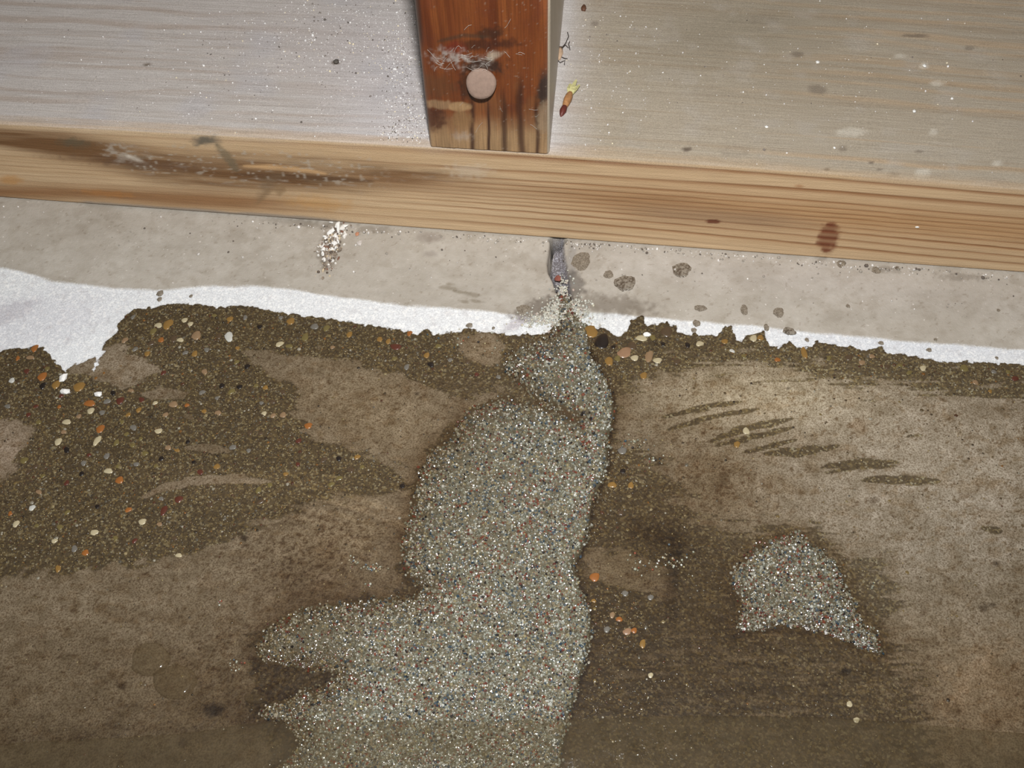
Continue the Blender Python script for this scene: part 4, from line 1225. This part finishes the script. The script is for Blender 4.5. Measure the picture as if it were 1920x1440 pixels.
# dried bud beside the stud: yellow papery petals, orange body, dark red tip
b0 = on_plate(1054, 215); b1 = on_plate(1064, 192); b2 = on_plate(1076, 166)
bud = thing('dried_bud', on_plate(1064, 195), 'small dried flower bud with yellow papery petals and dark red tip beside the stud', 'bud')
org = on_plate(1064, 195)
ax = b2 - b0
def along(t_, lift=0.0):
    q = b0 + ax * t_ - org; q[2] = lift; return q
obj('body', new_mesh('body', *tube([along(.18, .9), along(.3, 1.1), along(.45, 1.3), along(.6, 1.4), along(.7, 1.4)], [.75, 1.1, 1.35, 1.2, .8], 9)), simple('bud_orange', lin(156, 112, 72), .6, .3), bud)
obj('tip', new_mesh('tip', *tube([along(-.12, .3), along(-.05, .6), along(.06, .9), along(.2, .95), along(.26, 1.0)], [.1, .7, 1.15, .95, .6], 9)), simple('bud_dark_red', lin(92, 42, 34), .5, .2), bud)['label'] = 'dark red tip'
PETM = simple('bud_petal', lin(186, 180, 128), .5, .15)
sidev = np.array([ax[1], -ax[0], 0]) / np.linalg.norm(ax)
for i, (off, ln, tw) in enumerate(((-.9, 1.02, -.3), (.1, 1.12, 0), (1.0, 1.05, .4), (.6, .9, .6))):
    a_ = along(.62, 1.3) + sidev * off * .4; e_ = along(ln, 1.2 + .8 * (i % 2)) + sidev * off * 1.5
    md = (a_ + e_) / 2 + np.array([0, 0, .6])
    wv = sidev * .8
    Vp = np.array([a_ - wv * .4, a_ + wv * .4, md + wv, e_ + wv * .5, e_ + (e_ - a_) * .12, e_ - wv * .5, md - wv])
    Vp = np.concatenate([Vp, Vp - np.array([0, 0, .15])])
    tri = [(0, 1, 2), (0, 2, 6), (6, 2, 3), (6, 3, 5), (5, 3, 4)]
    Fp = tri + [(c_ + 7, b_ + 7, a2 + 7) for a2, b_, c_ in tri]
    rim = [0, 1, 2, 3, 4, 5, 6]
    for k in range(7):
        i0, i1 = rim[k], rim[(k + 1) % 7]
        Fp += [(i0, i0 + 7, i1 + 7), (i0, i1 + 7, i1)]
    obj('petal', new_mesh('petal', Vp, np.array(Fp), False), PETM, bud)

# curled dark fibres and a tan crumb by the stud's right side
spl_org = on_plate(1058, 105)
fib = []
for pts in ([(1064, 62), (1066, 72), (1061, 84), (1054, 91)], [(1066, 92), (1060, 88), (1055, 92)], [(1064, 112), (1058, 113), (1050, 108)], [(1058, 124), (1059, 117), (1050, 121), (1047, 116)], [(1069, 96), (1066, 86), (1068, 80)]):
    q = np.array([on_plate(a, b) for a, b in pts]) - spl_org
    q[:, 2] = .35 + .5 * np.sin(np.linspace(0, 3, len(q)))
    fib.append(tube(q, .16, 5))
o = obj('dark_splinters', new_mesh('dark_splinters', *join(fib)), simple('black_fibre', lin(56, 48, 44), .8), None, spl_org)
o['label'] = 'tuft of curled dark splinters on the dust close to the right side of the stud'; o['category'] = 'splinter'


def plate_chip(name, u_, v_, rx, ry, h, seed, label, cat, material):
    p = on_plate(u_, v_); mx, my = mm_per_px(p)
    o = obj(name, new_mesh(name, *chunk(rx * mx, ry * my, h, seed), smooth=True), material, None, (p[0], p[1], PZ + h * .6))
    o['label'] = label; o['category'] = cat
    return o


plate_chip('wood_crumb', 1049, 102, 7, 15, .8, 81, 'tan wood crumb lying in the dust against the right side of the stud', 'crumb', simple('tan_crumb', lin(178, 150, 124), .9))
plate_chip('brown_seed', 1094, 17, 6, 6, .8, 82, 'small round brown seed in the dust at the top, right of the stud', 'seed', simple('seed_brown', lin(92, 60, 42), .6))
plate_chip('dark_crumb', 630, 117, 6, 4, .6, 83, 'small dark crumb alone in the grey dust left of the stud', 'crumb', simple('crumb_dark', lin(84, 78, 72), .9))
for i, (a, b, lab) in enumerate(((1437, 239, 'white grit flake in the dust midway between stud and right edge'), (1733, 124, 'pale grit flake in the dust, upper right'),
                                 (1533, 117, 'pale grit flake in the dust nearest the upper middle, right of the stud'), (1714, 209, 'small white grit flake in the dust on the right'))):
    plate_chip('grit_flake', a, b, 4, 3, .35, 84 + i, lab, 'flake', WHT)
p = on_front(np.array(1720.), np.array(426.), -.1)
o = obj('paint_speck', new_mesh('paint_speck', *chunk(.9, .25, .45, 95)), WHT, plate, (p[0], -.05, p[2])); o['label'] = 'white paint speck'

# plaster grit strewn over the plate's dust, thick left of the stud
def strew(n_, cu_, cv_, su, sv_):
    return rng.normal(cu_, su, n_), rng.normal(cv_, sv_, n_)
parts_ = [strew(1100, 640, 60, 110, 60), strew(900, 755, 150, 30, 80), strew(260, 780, 240, 14, 20), strew(420, 400, 150, 200, 70), strew(300, 1500, 150, 250, 90), strew(260, 1120, 120, 60, 90), strew(150, 735, 250, 12, 14)]
cu = np.concatenate([a for a, b in parts_]); cv = np.concatenate([b for a, b in parts_])
p = on_floor(cu, cv, PZ)
ok = (p[:, 1] > 1) & (p[:, 1] < 103) & ((p[:, 0] < -.3) | (p[:, 0] > 38.3)) & (np.abs(p[:, 0] - 20) < 230)
p = p[ok]; cu, cv = cu[ok], cv[ok]
mx, my = mm_per_px(p)
rad = np.clip(rng.lognormal(math.log(.8), .42, len(p)), .4, 2.4) * mx
p[:, 2] = np.polyval(ct, np.clip(p[:, 0], -160, 215)) + rad * .4
gpal = np.array([lin(232, 230, 228), lin(206, 202, 200), lin(226, 214, 186), lin(120, 110, 104), lin(90, 82, 76)])
col = gpal[rng.choice(5, len(p), p=[.27, .42, .08, .15, .08])]
o = obj('plaster_grit', scatter_mesh('plaster_grit', ico(), p, rad[:, None] * rng.uniform(.7, 1.4, (len(p), 3)), rot_mats(len(p)), col), toned('grit', .5, .3, .2))
o['kind'] = 'stuff'; o['label'] = 'white plaster grit strewn over the dusty top of the sill plate'; o['category'] = 'grit'

# crumbs of old cement along the foot of the plate and on the dry slab
cu = np.concatenate([rng.uniform(430, 1030, 130), rng.uniform(1060, 1900, 260), rng.normal(1110, 12, 40), rng.uniform(0, 1900, 120)])
k = len(cu)
base_v = np.interp(cu, [q[0] for q in BOT_PX], [q[1] for q in BOT_PX])
cv = base_v + np.abs(rng.normal(0, 6, k)) + 3
cv[-120:] = base_v[-120:] + rng.uniform(10, 90, 120)
p = on_floor(cu, cv); mx, my = mm_per_px(p)
rad = np.clip(rng.lognormal(math.log(1.2), .45, k), .6, 3.4) * mx
p[:, 2] = rad * .4
col = np.array([lin(196, 190, 184), lin(150, 142, 132), lin(96, 86, 78), lin(226, 222, 218)])[rng.choice(4, k, p=[.3, .3, .22, .18])]
o = obj('cement_crumbs', scatter_mesh('cement_crumbs', ico(), p, rad[:, None] * rng.uniform(.7, 1.4, (k, 3)), rot_mats(k), col), toned('cement_crumb', .85, 0, .3))
o['kind'] = 'stuff'; o['label'] = 'fine cement crumbs along the foot of the sill plate'; o['category'] = 'crumbs'

# cobweb threads on the stud, belonging to it
th = []
r = random.Random(5)
for i in range(46):
    a0 = r.gauss(862, 44); b0_ = 112 - (a0 - 862) * .08 + r.gauss(0, 12)
    if i > 30:
        a0 = r.choice([r.uniform(930, 1010), r.uniform(850, 900), r.uniform(1000, 1030)]); b0_ = r.choice([r.gauss(98, 6), r.gauss(205, 8), r.gauss(245, 8), r.gauss(60, 20)])
    L_ = r.uniform(6, 26); an = r.gauss(-.15, .5)
    pts = [(a0 + L_ * s * math.cos(an), b0_ + L_ * s * math.sin(an) + 3 * math.sin(3 * s + i)) for s in (-.5, -.2, .1, .5)]
    q = np.array([on_front(np.array(a), np.array(b), .1) for a, b in pts])
    if q[:, 0].min() < .4 or q[:, 0].max() > 37.6 or q[:, 2].min() < 39.5:
        continue
    th.append(tube(q, r.uniform(.018, .035), 4))
o = obj('cobweb', new_mesh('cobweb', *join(th)), simple('cobweb_thread', lin(214, 208, 200), .7), stud)
o['kind'] = 'stuff'; o['label'] = 'white dusty cobweb threads'
